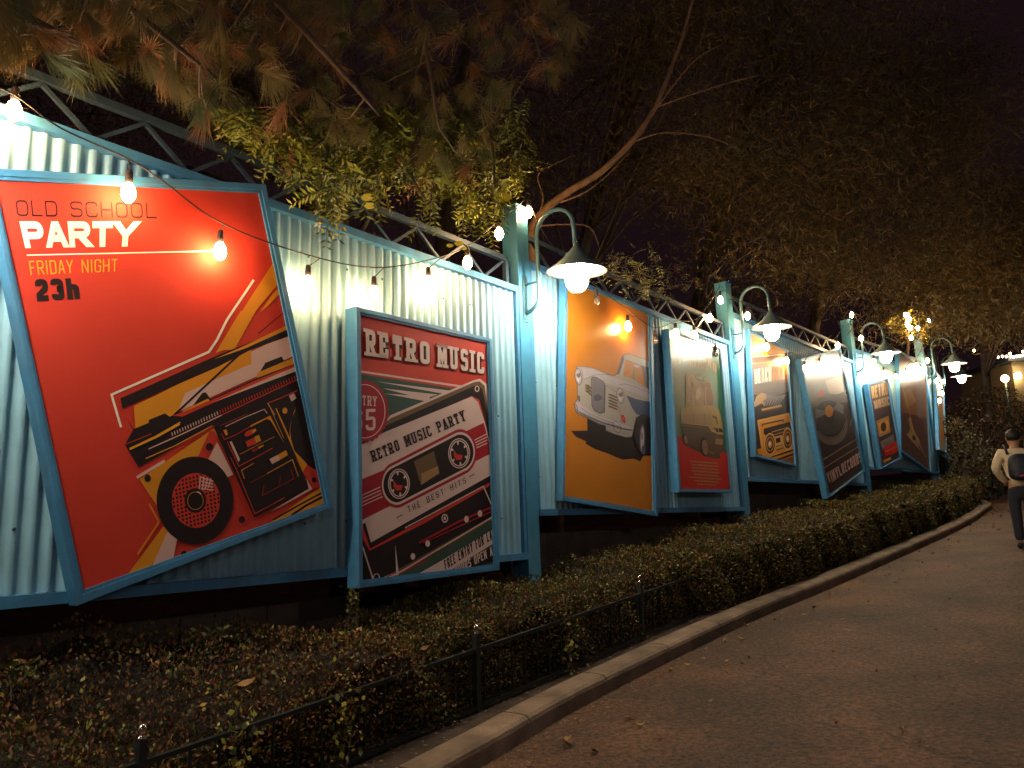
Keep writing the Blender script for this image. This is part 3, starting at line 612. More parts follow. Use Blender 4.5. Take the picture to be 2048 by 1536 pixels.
# ---- poster 3 : orange car
def art3(A):
    A.base('ORB'); A.t = K(5.91, 1120, 690)
    A.poly('DK', [(130, 1015), (325, 1010), (320, 870), (700, 900), (1020, 830), (1150, 900), (1150, 1310), (985, 1305), (950, 1378), (870, 1340), (740, 1355), (560, 1280), (420, 1232), (300, 1165), (312, 1140), (190, 1085)])
    A.poly('CARD', [(180, 330), (198, 255), (260, 247), (400, 270), (570, 343), (630, 360), (672, 340), (755, 105), (830, 104), (1150, 220), (1150, 800), (905, 860), (855, 1085), (790, 1098), (640, 1055), (540, 1015), (538, 960), (470, 940), (300, 858), (190, 803), (162, 690), (205, 645), (200, 470), (176, 400)])
    A.poly('CAR', [(186, 335), (205, 260), (260, 254), (400, 276), (570, 350), (640, 368), (680, 345), (762, 112), (828, 110), (1150, 228), (1150, 790), (900, 852), (848, 1078), (790, 1090), (640, 1047), (546, 1008), (542, 952), (470, 930), (300, 850), (196, 797), (170, 692), (212, 650), (208, 470), (183, 398)])
    A.poly('CARL', [(230, 270), (400, 290), (560, 360), (650, 392), (900, 470), (1080, 560), (1150, 640), (1150, 680), (760, 520), (540, 450), (520, 420), (400, 360), (280, 400), (262, 330)])
    A.poly('BLU', [(785, 595), (900, 640), (1150, 690), (1150, 870), (1020, 840), (905, 820), (850, 740)])
    A.poly('CARD', [(735, 120), (760, 165), (700, 345), (672, 345)])
    A.poly('ORB', [(775, 172), (950, 245), (1010, 285), (1045, 520), (870, 408), (745, 360)]); A.poly('CARD', [(965, 240), (1045, 270), (1052, 520), (1012, 500)])
    A.poly('OLV', [(870, 245), (892, 252), (885, 420), (850, 400)]); A.poly('CARL', [(868, 235), (940, 240), (938, 265), (880, 262)]); A.ring('CARD', (800, 380), 30, 60, 4, 20, a0=180, a1=300)
    A.line('CARD', [(775, 172), (950, 245), (1150, 300)], 8); A.line('GRY', [(1040, 515), (1065, 290)], 10); A.poly('DK', [(1062, 500), (1080, 330), (1150, 340), (1150, 560)])
    A.line('CARD', [(700, 470), (760, 460), (850, 480), (1000, 540), (1150, 600)], 4); A.line('CARD', [(280, 410), (400, 355), (550, 348), (640, 365)], 4)
    A.line('CARD', [(540, 470), (640, 545), (680, 560)], 4)
    A.poly('CARD', [(365, 395), (388, 372), (440, 385), (510, 430), (540, 480), (530, 800), (470, 812), (400, 775), (372, 715)])
    A.poly('GRL', [(372, 402), (392, 382), (440, 396), (505, 440), (520, 485), (512, 785), (470, 795), (408, 762), (382, 710)])
    A.l += 1
    for j in range(9): A.poly('CARD', [(388+j*14, 395+j*8), (391+j*14, 395+j*8), (393+j*13.5, 758+j*4), (390+j*13.5, 758+j*4)], same=True)
    A.poly('CARD', [(400, 600), (450, 580), (490, 600), (500, 640), (460, 660), (405, 660)])
    A.l += 1
    for j in range(3):
        A.poly('BR', [(298, 465+j*34), (340, 470+j*34), (375, 510+j*40), (370, 525+j*40), (330, 500+j*34), (300, 490+j*30)], same=True)
    for j in range(5): A.poly('BR', [(572, 575+j*35), (600, 580+j*35), (680, 615+j*35), (680, 632+j*35), (600, 602+j*35), (572, 590+j*35)], same=True)
    for c, a, b in (((217, 372), 42, 98), ((714, 600), 46, 96)):
        A.ell('CARD', c, a, b, 28, rot=-6); A.ell('CARL', c, a-7, b-9, 28, rot=-6); A.poly('GRY', [(c[0]-28, c[1]-20), (c[0]+24, c[1]-50), (c[0]+30, c[1]), (c[0], c[1]+15)])
        A.poly('WH', [(c[0]-25, c[1]+10), (c[0]+5, c[1]+30), (c[0]+20, c[1]+5), (c[0]+2, c[1]+70)])
    A.ring('CARD', (217, 372), 55, 112, 4, 30, a0=-60, a1=95)
    A.poly('BR', [(212, 600), (232, 595), (240, 665), (220, 668)]); A.poly('PR', [(722, 830), (750, 825), (775, 870), (768, 930), (735, 900)]); A.poly('OR', [(740, 850), (765, 870), (755, 890)]); A.line('CARD', [(690, 720), (718, 830), (725, 930)], 4)
    A.poly('CARL', [(178, 680), (230, 678), (250, 715), (300, 728), (360, 780), (450, 835), (520, 860), (640, 900), (700, 905), (740, 940), (865, 975), (860, 1000), (740, 980), (700, 960), (640, 945), (520, 915), (430, 880), (330, 830), (240, 790), (185, 760)])
    A.line('CARD', [(230, 790), (330, 850), (500, 915), (640, 960), (720, 985), (855, 1010)], 7); A.line('CARD', [(250, 740), (330, 800), (500, 880), (640, 930)], 5); A.line('CARD', [(175, 690), (200, 720), (210, 790)], 8)
    A.ring('CARD', (672, 965), 40, 70, 5, 24, rot=-25); A.line('CARD', [(560, 1000), (700, 1040), (835, 1055)], 4)
    A.poly('DK', [(905, 860), (960, 815), (1020, 820), (1060, 900), (1080, 1100), (1050, 1290), (985, 1305), (930, 1250), (870, 1080)])
    A.ell('CARD', (972, 1110), 32, 175, 30); A.ell('CARL', (972, 1115), 20, 150, 26, rot=2); A.ell('GRY', (970, 1080), 9, 50, 16); A.ell('BLU', (985, 1240), 22, 55, 20)
framed(SG[2], .075, [(1137, 560), (1298.5, 628), (1309, 1022), (1131, 992)], [(1130, 548), (1305, 624), (1316.5, 1033), (1125, 1001)],
       'tall orange poster with a drawing of a pale vintage car', art3)
# ---- poster 4 : van, red foot
def art4(A):
    A.base('TEAL'); A.t = K(9.6, 1320, 640)
    A.poly('OLV', [(150, 150), (700, 300), (720, 1000), (500, 1100), (500, 1800), (150, 1800)])
    word = 'DIXIELAND'; xs = np.linspace(235, 1095, 10)
    tp = lambda x: interp_(x, [230, 400, 640, 800, 950, 1095], [800, 690, 610, 645, 730, 885]); bt = lambda x: interp_(x, [230, 400, 640, 800, 950, 1095], [960, 820, 715, 785, 900, 1030])
    for j, ch in enumerate(word):
        x0, x1 = xs[j]+12, xs[j+1]-12
        if ch == 'I': x0 += 12; x1 -= 12
        A.text('SAND', ch, [(x0, tp(x0)), (x1, tp(x1)), (x1, bt(x1)), (x0, bt(x0))], h=.1, lw=.48 if ch != 'I' else .7)
    A.text('TANL', 'NEW', [(565, 768), (692, 800), (695, 918), (568, 888)], h=.12, lw=.36, gap=.08); A.text('TANL', 'YORK', [(725, 815), (885, 860), (888, 972), (728, 925)], h=.12, lw=.33, gap=.07)
    A.t = K(6.98, 1330, 780)
    up = K(9.6, 1320, 640); A.t = up
    A.poly('TAN', [(500, 1060), (640, 1030), (700, 1150), (760, 1200), (860, 1180), (880, 1090), (910, 1190), (970, 1210), (1020, 1800), (500, 1800)])
    A.poly('COP', [(760, 1200), (960, 1205), (1020, 1500), (1010, 1800), (850, 1800), (840, 1400)]); A.poly('TANL', [(700, 1050), (770, 1040), (820, 1130), (800, 1150), (700, 1100)])
    A.ell('COP', (740, 1060), 45, 35, 18); A.ring('TANL', (610, 1180), 60, 110, 14, 24); A.ell('COP', (620, 1250), 30, 60, 18); A.poly('SAND', [(700, 1340), (760, 1310), (790, 1420), (720, 1560), (680, 1490)])
    A.ring('TANL', (600, 1520), 45, 90, 12, 20); A.line('TANL', [(880, 1290), (870, 1500), (900, 1700)], 20); A.line('SAND', [(640, 1450), (650, 1700)], 12); A.ell('TANL', (870, 1130), 22, 35, 14)
    A.t = K(6.98, 1330, 780)
    A.poly('GRN', [(740, -300), (860, -300), (900, 900), (820, 900), (800, 400), (750, 240)])
    A.poly('PR', [(60, 640), (190, 640), (250, 690), (320, 790), (580, 930), (760, 960), (730, 900), (780, 875), (880, 880), (1000, 900), (1000, 1500), (60, 1500)])
    A.poly('VAND', [(225, 440), (640, 500), (810, 620), (825, 850), (760, 890), (780, 950), (700, 965), (560, 915), (480, 860), (300, 770), (250, 680)])
    A.poly('VAN', [(215, 290), (250, 255), (500, 220), (660, 215), (720, 250), (770, 330), (800, 460), (815, 620), (740, 620), (650, 580), (600, 500), (230, 450)])
    A.poly('TAN', [(225, 320), (640, 325), (655, 500), (600, 490), (230, 440)]); A.line('VAN', [(230, 330), (640, 320)], 14); A.line('VAND', [(400, 325), (405, 465)], 5); A.line('VAND', [(550, 325), (560, 480)], 5)
    A.poly('VAND', [(660, 350), (720, 370), (740, 470), (725, 475), (710, 400), (665, 385)]); A.poly('DK', [(680, 525), (740, 535), (745, 600), (690, 585)]); A.poly('DK', [(750, 530), (800, 545), (805, 590), (752, 585)]); A.ell('TANL', (695, 565), 14, 18, 12)
    A.line('TANL', [(225, 460), (600, 500), (650, 560), (810, 625)], 9); A.line('VAN', [(225, 490), (560, 530), (640, 600)], 4)
    A.poly('TAN', [(705, 680), (810, 690), (808, 765), (705, 755)]); A.line('VAND', [(715, 722), (800, 728)], 5)
    A.ell('DK', (545, 790), 55, 140, 24, rot=-8); A.ell('TAN', (560, 800), 38, 105, 24, rot=-6); A.ring('VAND', (562, 800), 24, 70, 8, 20); A.ell('VAND', (562, 800), 10, 26, 12)
    A.ell('DK', (280, 690), 34, 85, 18, rot=-10); A.ell('TAN', (292, 695), 22, 62, 18, rot=-8); A.line('TANL', [(610, 855), (690, 890)], 7)
    A.l += 1; rng = random.Random(3)
    for j, (x0, x1) in enumerate(((345, 750), (375, 745), (375, 740), (370, 760), (400, 740), (340, 795), (415, 735), (450, 710))):
        y = 985+j*44; x = x0
        while x < x1:
            w_ = rng.uniform(12, 26); yy = y+(x-345)*.075
            A.poly('TANL', [(x, yy), (x+w_, yy+2), (x+w_, yy+20), (x, yy+18)], same=True); x += w_+7
framed(SG[2], .10, [(1340, 662), (1440, 698), (1462.5, 979), (1363.5, 978)], [(1337.5, 657), (1443, 693.5), (1466, 985.5), (1358, 984)],
       'narrow upright poster of an old van with a bright red lower part', art4)
# ---- poster 5 : beach radio
def art5(A):
    A.base('GRY'); A.t = K(5.69, 1490, 680)
    A.poly('SAND', [(0, -100), (700, -100), (700, 130), (80, 180), (0, 180)]); A.line('WH', [(60, 192), (300, 175), (560, 150)], 9); A.line('COP', [(60, 215), (560, 175)], 5); A.line('SAND', [(60, 270), (560, 225)], 10); A.ell('OR', (240, 130), 34, 48, 20); A.ell('TAN', (175, 130), 14, 20)
    A.poly('TAN', [(300, 240), (600, 200), (600, 480), (300, 480)])
    A.text('WH', 'BEACH', [(105, 335), (300, 300), (302, 470), (112, 502)], h=.075, lw=.21, gap=.04)
    A.text('OR', 'PARTY', [(312, 295), (490, 265), (492, 440), (314, 468)], h=.075, lw=.2, gap=.04)
    A.poly('CHAR', [(0, 640), (100, 620), (330, 650), (560, 560), (640, 1000), (640, 1500), (0, 1500)])
    for j in range(7):
        A.poly('GRL', [(215+j*26, 750), (230+j*25, 748), (270+j*34, 640-abs(j-3)*8), (225+j*36, 645-abs(j-3)*8)])
    A.poly('SAND', [(0, 780), (110, 700), (130, 640), (190, 600), (235, 610), (250, 660), (210, 690), (230, 760), (190, 720), (120, 760)])
    A.line('ORL', [(190, 795), (420, 745)], 22); A.line('COP', [(190, 815), (420, 762)], 6)
    A.poly('OR', [(140, 920), (505, 830), (520, 950), (575, 1260), (575, 1350), (480, 1400), (215, 1330), (170, 1100)])
    A.line('ORL', [(210, 1330), (150, 920), (500, 838), (528, 1010)], 20); A.line('CHAR', [(195, 985), (200, 960), (430, 910), (440, 930)], 16)
    A.poly('CHAR', [(210, 1010), (510, 930), (540, 1060), (300, 1130), (215, 1070)]); A.line('ORL', [(215, 940), (470, 880)], 16); A.line('ORL', [(300, 1050), (500, 990)], 8); A.line('OR', [(290, 1090), (480, 1035)], 9)
    A.poly('ORL', [(340, 1100), (420, 1080), (440, 1230), (350, 1260)]); A.poly('CHAR', [(350, 1120), (400, 1108), (405, 1160), (355, 1175)]); A.line('COP', [(350, 1215), (430, 1190)], 9); A.line('CHAR', [(355, 1250), (440, 1225)], 9)
    for c, a, b in (((285, 1185), 54, 108), ((487, 1125), 48, 108)):
        A.ell('ORL', c, a+12, b+20, 30); A.ell('CHAR', c, a, b, 30); A.ring('OR', c, a*.72, b*.72, 10, 28); A.ell('ORL', c, a*.4, b*.38, 20); A.ell('WH', (c[0]-4, c[1]-4), a*.2, b*.2, 14)
    A.line('CHAR', [(290, 1335), (575, 1240)], 14); A.line('CHAR', [(350, 1370), (600, 1280)], 20); A.line('ORL', [(250, 1340), (600, 1215)], 8); A.poly('COP', [(400, 1370), (620, 1300), (620, 1450), (480, 1420)]); A.poly('OR', [(140, 1240), (205, 1235), (215, 1310), (150, 1300)])
framed(SG[3], .08, [(1502, 664), (1574, 703), (1591, 928.5), (1514.5, 908.5)], [(1499.5, 659), (1576, 699), (1593.5, 933), (1511, 913)],
       'dark poster of an orange radio set, with BEACH in white letters', art5)
# ---- poster 6 : vinyl records
def art6(A):
    A.base('GRD'); A.t = K(4.653, 1590, 680)
    A.poly('GRY', [(60, 150), (600, 60), (600, 560), (100, 640)])
    A.poly('SAND', [(280, 380), (440, 330), (455, 480), (400, 505), (320, 500)]); A.poly('PR', [(215, 480), (262, 458), (272, 520), (225, 545)])
    A.ell('GRY', (325, 770), 158, 205, 48, rot=-10); A.ell('CHAR', (322, 740), 148, 178, 48, rot=-10)
    for j in range(9): A.ring('GRY' if j % 2 else 'GRL', (318, 705), 60+j*9.5, 78+j*11.5, 2.2, 48, rot=-8)
    A.poly('GRL', [(350, 640), (400, 580), (455, 610), (450, 690)]); A.poly('GRL', [(190, 640), (285, 660), (285, 690), (190, 735)])
    A.ell('OR', (317, 662), 40, 54, 26); A.ell('TAN', (317, 662), 6, 8, 10)
    A.ring('SAND', (322, 740), 140, 168, 4, 40, rot=-10, a0=20, a1=150); A.ring('GRL', (328, 775), 158, 200, 4, 40, rot=-10, a0=-20, a1=150)
    A.ell('SAND', (480, 490), 16, 28, 16); A.ell('CHAR', (480, 492), 9, 17, 14); A.line('COP', [(500, 500), (520, 580), (535, 700), (515, 800)], 9); A.line('SAND', [(540, 700), (512, 800)], 6)
    A.line('SAND', [(255, 1120), (585, 912), (640, 880)], 6); A.line('SAND', [(270, 1190), (600, 985), (650, 950)], 6)
    A.text('PK', 'VINYL', [(290, 1240), (415, 1165), (442, 1255), (318, 1345)], h=.085, lw=.42, gap=.13); A.text('PK', 'RECORDS', [(428, 1155), (605, 1035), (625, 1130), (445, 1250)], h=.085, lw=.42, gap=.13)
    A.line('SAND', [(320, 1440), (660, 1205)], 5)
framed(SG[3], .10, [(1606, 722), (1679, 701.5), (1727.5, 940), (1661, 991.5)], [(1601.5, 718), (1682, 695.5), (1731, 943), (1656, 997)],
       'dark tilted poster of a black vinyl record with an orange label', art6)
# ---- poster 7
def art7(A):
    A.base('GRD'); A.t = K(3.49, 1460, 580)
    A.text('ORL', 'RETRO', [(985, 672), (1098, 640), (1104, 730), (992, 758)], h=.11, lw=.5, gap=.1, slab=False); A.text('SAND', 'MUSIC', [(1000, 775), (1110, 740), (1116, 805), (1012, 832)], h=.12, lw=.5, gap=.1)
    A.poly('TAN', [(1020, 915), (1108, 878), (1122, 990), (1040, 1030)]); A.poly('OR', [(1035, 930), (1100, 905), (1110, 975), (1048, 1005)]); A.ell('GRD', (1072, 955), 20, 34, 20); A.poly('GRY', [(1050, 1060), (1140, 1010), (1150, 1060), (1062, 1110)])
    A.poly('PR', [(1075, 1100), (1160, 1055), (1172, 1125), (1085, 1165)]); A.line('SAND', [(1085, 1130), (1165, 1090)], 4); A.line('PR', [(1105, 650), (1150, 850), (1200, 1150)], 10); A.poly('OR', [(1070, 1190), (1120, 1165), (1125, 1180), (1075, 1210)])
framed(SG[4], .10, [(1739, 770.5), (1775, 760), (1802, 914.5), (1766.5, 934)], [(1736, 768), (1777.5, 756), (1804.5, 916.5), (1763, 938)],
       'small slanted poster with a yellow cassette, between the third lamp and the guitar poster', art7)
# ---- poster 8
def art8(A):
    A.base('COPD'); A.t = K(3.49, 1460, 580)
    A.poly('COP', [(1180, 480), (1400, 560), (1400, 900), (1190, 850)]); A.poly('TAN', [(1200, 700), (1260, 690), (1300, 780), (1230, 830)]); A.poly('GRY', [(1300, 620), (1350, 640), (1345, 900), (1310, 880)])
    A.poly('TAN', [(1245, 900), (1265, 890), (1275, 960), (1300, 1010), (1330, 1060), (1310, 1100), (1260, 1040), (1240, 1010), (1260, 970)]); A.ell('GRD', (1285, 1030), 14, 20, 14); A.line('SAND', [(1255, 880), (1290, 1010), (1370, 1170)], 4); A.line('SAND', [(1230, 1000), (1330, 1120)], 3)
    A.line('ORL', [(1190, 640), (1230, 760), (1260, 880)], 4)
framed(SG[4], .09, [(1800, 704), (1851, 736), (1862, 942), (1805, 899)], [(1797.5, 699), (1853.5, 733), (1864.5, 947), (1802.5, 903)],
       'brown tilted poster with a faint guitar, last before the fourth lamp', art8)
def art9(A): A.base('SAND'); A.poly('COP', [(1870, 760), (1900, 760), (1900, 800), (1870, 800)], raw=True); A.poly('OR', [(1870, 850), (1900, 850), (1900, 880), (1870, 880)], raw=True)
framed(SG[5], .08, [(1873, 745), (1886, 762), (1893, 905), (1881, 895)], [(1871.5, 742), (1887.5, 759), (1894.5, 909), (1879.5, 899)],
       'farthest poster, a pale sliver seen edge on past the guitar poster', art9)
# ------------------------------------------------------------------ ground, path, kerb, bed
def hv(a): return V((a[0], a[1], 0.))
def grid(name, x0, x1, y0, y1, nx, ny, dz, m_):
    mb = MB(); xs = np.linspace(x0, x1, nx); ys = np.linspace(y0, y1, ny)
    def g(x, y):
        al = .617*x+.787*y; return .07*max(min(al, 60), -25)+dz
    for y in ys:
        for x in xs: mb.v.append((x, y, g(x, y)))
    for j in range(ny-1):
        for i in range(nx-1): k = j*nx+i; mb.f.append((k, k+1, k+nx+1, k+nx)); mb.mi.append(0)
    return tag(mb.build(name, m_), kind='structure')
soil = mat('dark_soil', (.045, .028, .02), .95, var=.5, vscale=6, bump=.6, bscale=30)
grid('ground', -300, 300, -300, 300, 81, 81, -.03, soil)
asp = bpy.data.materials.new('asphalt'); asp.use_nodes = True; t = asp.node_tree; b = t.nodes['Principled BSDF']
tc = t.nodes.new('ShaderNodeTexCoord'); n1 = t.nodes.new('ShaderNodeTexVoronoi'); n1.inputs['Scale'].default_value = 110; t.links.new(tc.outputs['Object'], n1.inputs['Vector'])
n2 = t.nodes.new('ShaderNodeTexNoise'); n2.inputs['Scale'].default_value = 1.1; n2.inputs['Detail'].default_value = 7; t.links.new(tc.outputs['Object'], n2.inputs['Vector'])
n3 = t.nodes.new('ShaderNodeTexNoise'); n3.inputs['Scale'].default_value = 30; n3.inputs['Detail'].default_value = 8; n3.inputs['Roughness'].default_value = .75; t.links.new(tc.outputs['Object'], n3.inputs['Vector'])
cr = t.nodes.new('ShaderNodeValToRGB'); cr.color_ramp.elements[0].color = (.022, .012, .007, 1); cr.color_ramp.elements[1].color = (.20, .086, .040, 1)
cr.color_ramp.elements[0].position = .42; cr.color_ramp.elements[1].position = .62
mx = t.nodes.new('ShaderNodeMath'); mx.operation = 'MULTIPLY_ADD'; mx.inputs[1].default_value = .8; t.links.new(n3.outputs[0], mx.inputs[0])
ml = t.nodes.new('ShaderNodeMath'); ml.operation = 'MULTIPLY'; ml.inputs[1].default_value = .2; t.links.new(n2.outputs[0], ml.inputs[0]); t.links.new(ml.outputs[0], mx.inputs[2])
t.links.new(mx.outputs[0], cr.inputs[0])
vd = t.nodes.new('ShaderNodeTexVoronoi'); vd.feature = 'DISTANCE_TO_EDGE'; vd.inputs['Scale'].default_value = .33; nd = t.nodes.new('ShaderNodeTexNoise'); nd.inputs['Scale'].default_value = 1.6; nd.inputs['Detail'].default_value = 6
t.links.new(tc.outputs['Object'], nd.inputs['Vector']); va = t.nodes.new('ShaderNodeVectorMath'); va.operation = 'MULTIPLY_ADD'; va.inputs[1].default_value = (.9, .9, .9); t.links.new(nd.outputs['Color'], va.inputs[0]); t.links.new(tc.outputs['Object'], va.inputs[2]); t.links.new(va.outputs[0], vd.inputs['Vector'])
cm_ = t.nodes.new('ShaderNodeMapRange'); cm_.inputs[1].default_value = 0; cm_.inputs[2].default_value = .006; cm_.inputs[3].default_value = .35; cm_.inputs[4].default_value = 1; t.links.new(vd.outputs['Distance'], cm_.inputs[0])
st_ = t.nodes.new('ShaderNodeMapRange'); st_.inputs[1].default_value = .35; st_.inputs[2].default_value = .65; st_.inputs[3].default_value = .78; st_.inputs[4].default_value = 1.15; t.links.new(n2.outputs[0], st_.inputs[0])
mq = t.nodes.new('ShaderNodeMath'); mq.operation = 'MULTIPLY'; t.links.new(cm_.outputs[0], mq.inputs[0]); t.links.new(st_.outputs[0], mq.inputs[1])
vs_ = t.nodes.new('ShaderNodeVectorMath'); vs_.operation = 'SCALE'; t.links.new(cr.outputs[0], vs_.inputs[0]); t.links.new(mq.outputs[0], vs_.inputs['Scale']); t.links.new(vs_.outputs[0], b.inputs['Base Color'])
bp = t.nodes.new('ShaderNodeBump'); bp.inputs['Strength'].default_value = .8; bp.inputs['Distance'].default_value = .01
ad = t.nodes.new('ShaderNodeMath'); ad.operation = 'ADD'; t.links.new(n1.outputs[0], ad.inputs[0]); t.links.new(n3.outputs[0], ad.inputs[1]); t.links.new(ad.outputs[0], bp.inputs['Height']); t.links.new(bp.outputs[0], b.inputs['Normal'])
b.inputs['Roughness'].default_value = .75
grid('path', -14, 34, -14, 34, 49, 49, 0, asp)
KB = spline([hv(p) for p in ((-7, -4.6), (-4.6, -1.5), (-3, .6), (-1.4, 2.97), (-.25, 4.65), (.56, 5.83), (2.3, 7.99), (4.22, 10.1), (7.81, 14.19), (9.5, 16.25), (10.85, 18.05), (11.7, 19.2), (12.2, 20.3), (12.4, 21.4), (12.05, 22.5), (11.1, 23.4), (9.3, 24.6), (6, 27))], 8)
def off2(P, d):
    out = []
    for i, p in enumerate(P):
        t_ = P[min(i+1, len(P)-1)]-P[max(i-1, 0)]; t_ /= np.linalg.norm(t_); out.append(p+d*V((-t_[1], t_[0], 0)))
    return out
def zg(p, h=0): return V((p[0], p[1], gz(p[0], p[1])+h))
# resample kerb by length
def resample(P, st):
    out = [P[0]]; acc = 0
    for i in range(len(P)-1):
        d = P[i+1]-P[i]; L = np.linalg.norm(d); x = st-acc
        while x <= L: out.append(P[i]+d*x/L); x += st
        acc = L-(x-st)
    return out
KR = resample(KB, .2); mb = MB()
prof = [(0, -.02), (.004, .085), (.012, .108), (.035, .125), (.10, .131), (.20, .131), (.21, .12), (.21, .02)]
lines_ = [[zg(p, h) for p in off2(KR, o)] for o, h in prof]
for i in range(len(KR)-1):
    if i % 5 == 4:   # mortar joint
        for k in range(len(prof)-1):
            a, b_ = lines_[k], lines_[k+1]; f = .94
            A1, B1 = a[i]*(1-f)+a[i+1]*f, b_[i]*(1-f)+b_[i+1]*f
            mb.quad(a[i], A1, B1, b_[i]); c_ = V((0, 0, -.012))
            mb.quad(A1+c_, a[i+1]+c_, b_[i+1]+c_, B1+c_)
    else:
        for k in range(len(prof)-1): mb.quad(lines_[k][i], lines_[k][i+1], lines_[k+1][i+1], lines_[k+1][i])
kerbm = mat('kerb_concrete', (.20, .14, .10), .85, var=.35, vscale=5, var2=.25, vscale2=1.0, bump=.7, bscale=70)
tag(mb.build('kerb', kerbm), kind='structure')
# bed soil inside the kerb
mb = MB(); inner = off2(KR, .205); back = off2(KR, 3.0); k0 = 0
for i in range(len(KR)):
    mb.v.append(tuple(zg(inner[i], .10))); mb.v.append(tuple(zg(off2(KR, .5)[i] if 0 else inner[i]*.83+back[i]*.17, .13))); mb.v.append(tuple(zg(back[i], .12)))
for i in range(len(KR)-1):
    for k in range(2): a = 3*i+k; mb.f.append((a, a+3, a+4, a+1)); mb.mi.append(0)
tag(mb.build('planting_bed', soil), kind='structure')
# wall line
WL = [hv(Y_), hv(Z_), hv(A_), hv(B_), hv(C_), hv(D_), hv(E_)]; WLc = [-np.linalg.norm(WL[2]-WL[1])-np.linalg.norm(WL[1]-WL[0])]
for i in range(6): WLc.append(WLc[-1]+np.linalg.norm(WL[i+1]-WL[i]))
def wl(s):
    i = 0
    while i < 5 and s > WLc[i+1]: i += 1
    d = WL[i+1]-WL[i]; d /= np.linalg.norm(d); return WL[i]+d*(s-WLc[i]), V((d[1], -d[0], 0))
def kd(s):
    p, n = wl(s); best = 3.0
    for i in range(0, len(KB)-1):
        a, b_ = KB[i], KB[i+1]; e = b_-a; den = n[0]*(-e[1])+n[1]*e[0]
        if abs(den) < 1e-9: continue
        w_ = a-p; t_ = (w_[0]*(-e[1])+w_[1]*e[0])/den; u_ = (n[0]*w_[1]-n[1]*w_[0])/den
        if 0 <= u_ <= 1 and 0 < t_ < best: best = t_
    return best
sE = WLc[6]
# retaining wall behind the bed
for i in range(1, 6):
    sg = SG[i]; mb = MB()
    a0, a1 = PW+.01, sg.L-.01
    k = 8
    for j in range(k):
        x0, x1 = a0+(a1-a0)*j/k+.003, a0+(a1-a0)*(j+1)/k-.003; g0 = min(gz(*sg.p(x0, -.3, 0)[:2]), gz(*sg.p(x1, -.3, 0)[:2]))-.05
        box(mb, sg, x0, x1, -.46, -.34+random.uniform(-.006, .006), g0, sg.zb-.16)
    tag(mb.build('low_wall', M['concrete']), ['', 'dark concrete base wall under the bay with the red radio poster', 'dark concrete base wall under the bay with the orange car poster', 'dark concrete base wall under the bay with the beach poster',
        'dark concrete base wall under the greenish bay', 'dark concrete base wall under the farthest bay'][i], 'low wall', 'concrete base walls under the metal wall')
# ------------------------------------------------------------------ hedge
LG = [mat('leaf_olive', (.095, .088, .016), .55), mat('leaf_dark_green', (.035, .048, .012), .55), mat('leaf_red_brown', (.15, .048, .018), .6), mat('leaf_rust', (.26, .10, .03), .6), mat('leaf_yellow_green', (.26, .25, .03), .5), mat('leaf_yellow', (.35, .22, .04), .5)]
def sm(x, a, b): t_ = min(max((x-a)/(b-a), 0), 1); return t_*t_*(3-2*t_)
def hshape(s):
    hb = .80+.30*sm(-s, 2.0, 4.2)+.05*sm(s, .5, 3); hf = .66-.20*sm(-s, 2.0, 3.2)+.06*sm(s, 1, 4); bo = -.12
    fo = .47+.0*s; k_ = kd(s)-.26; fo = fo+(k_-fo)*sm(s, 1.2, 3.5); return hb, hf, bo, fo
def hpt(s, t_, dep=0):
    hb, hf, bo, fo = hshape(s); p, n = wl(s)
    if t_ < .42: q = t_/.42; o = fo+.03*math.sin(q*3.1); h = .10+(hf-.10)*q; nn = n
    else: q = (t_-.42)/.58; o = fo+(bo-fo)*q; h = hf+(hb-hf)*q; h -= .10*(1-min(q/.18, 1))**2; nn = V((0, 0, 1.))+n*.3*(1-q)
    nz = .045*math.sin(s*3.1+t_*5)+.035*math.sin(s*7.7+t_*9+1)+.02*math.sin(s*15+t_*17)
    r = p+n*o; r = V((r[0], r[1], gz(r[0], r[1])+h))+nn*(nz-dep); return r, nn
def hedge(name, s0, s1, N, size, prob, label, cat, kind=None, group=None, pw=1.6):
    p0, _ = wl((s0+s1)/2); org = zg(p0)
    e = empty(name, tuple(org), label, cat, group) if kind is None else None
    core = MB(); ns = int((s1-s0)/.15)+2; nt_ = 14
    for i in range(ns):
        for j in range(nt_): core.v.append(tuple(hpt(s0+(s1-s0)*i/(ns-1), j/(nt_-1), .10)[0]))
    for i in range(ns-1):
        for j in range(nt_-1): k = i*nt_+j; core.f.append((k, k+nt_, k+nt_+1, k+1)); core.mi.append(0)
    for i in (0, ns-1): core.f.append(tuple(i*nt_+j for j in range(nt_))); core.mi.append(0)
    cm = mat('hedge_inner_twigs', (.022, .014, .009), .95, var=.5, vscale=30, bump=1, bscale=60)
    if kind is None: core.build('inner_twigs', cm, e)
    pts = []; ds = []
    while len(pts) < N:
        s = s0+(s1-s0)*random.random(); d = max(2.5, np.linalg.norm(wl(s)[0])); 
        if random.random() > (max(2.5, np.linalg.norm(wl(s0)[0]))/d)**pw: continue
        q, nn = hpt(s, random.random()**.9, abs(random.gauss(0, .045))-.012); pts.append(q); ds.append(nn*.7+V((0, 0, .4)))
    if kind is None: return e, leaves('foliage', pts, size, LG, prob, e, asp=.6, dirs=ds, jit=.75)
    o = leaves(name, pts, size, LG, prob, None, asp=.6, dirs=ds, jit=.75); tag(o, kind=kind, label=label, cat=cat)
    c = core.build('inner_twigs', cm); c.parent = o; return o, o
hedge('ground_cover', -6.5, -1.75, 30000, .024, [.17, .24, .32, .17, .07, .03], 'low reddish ground cover in the lower left planting bed', 'ground cover', kind='stuff')
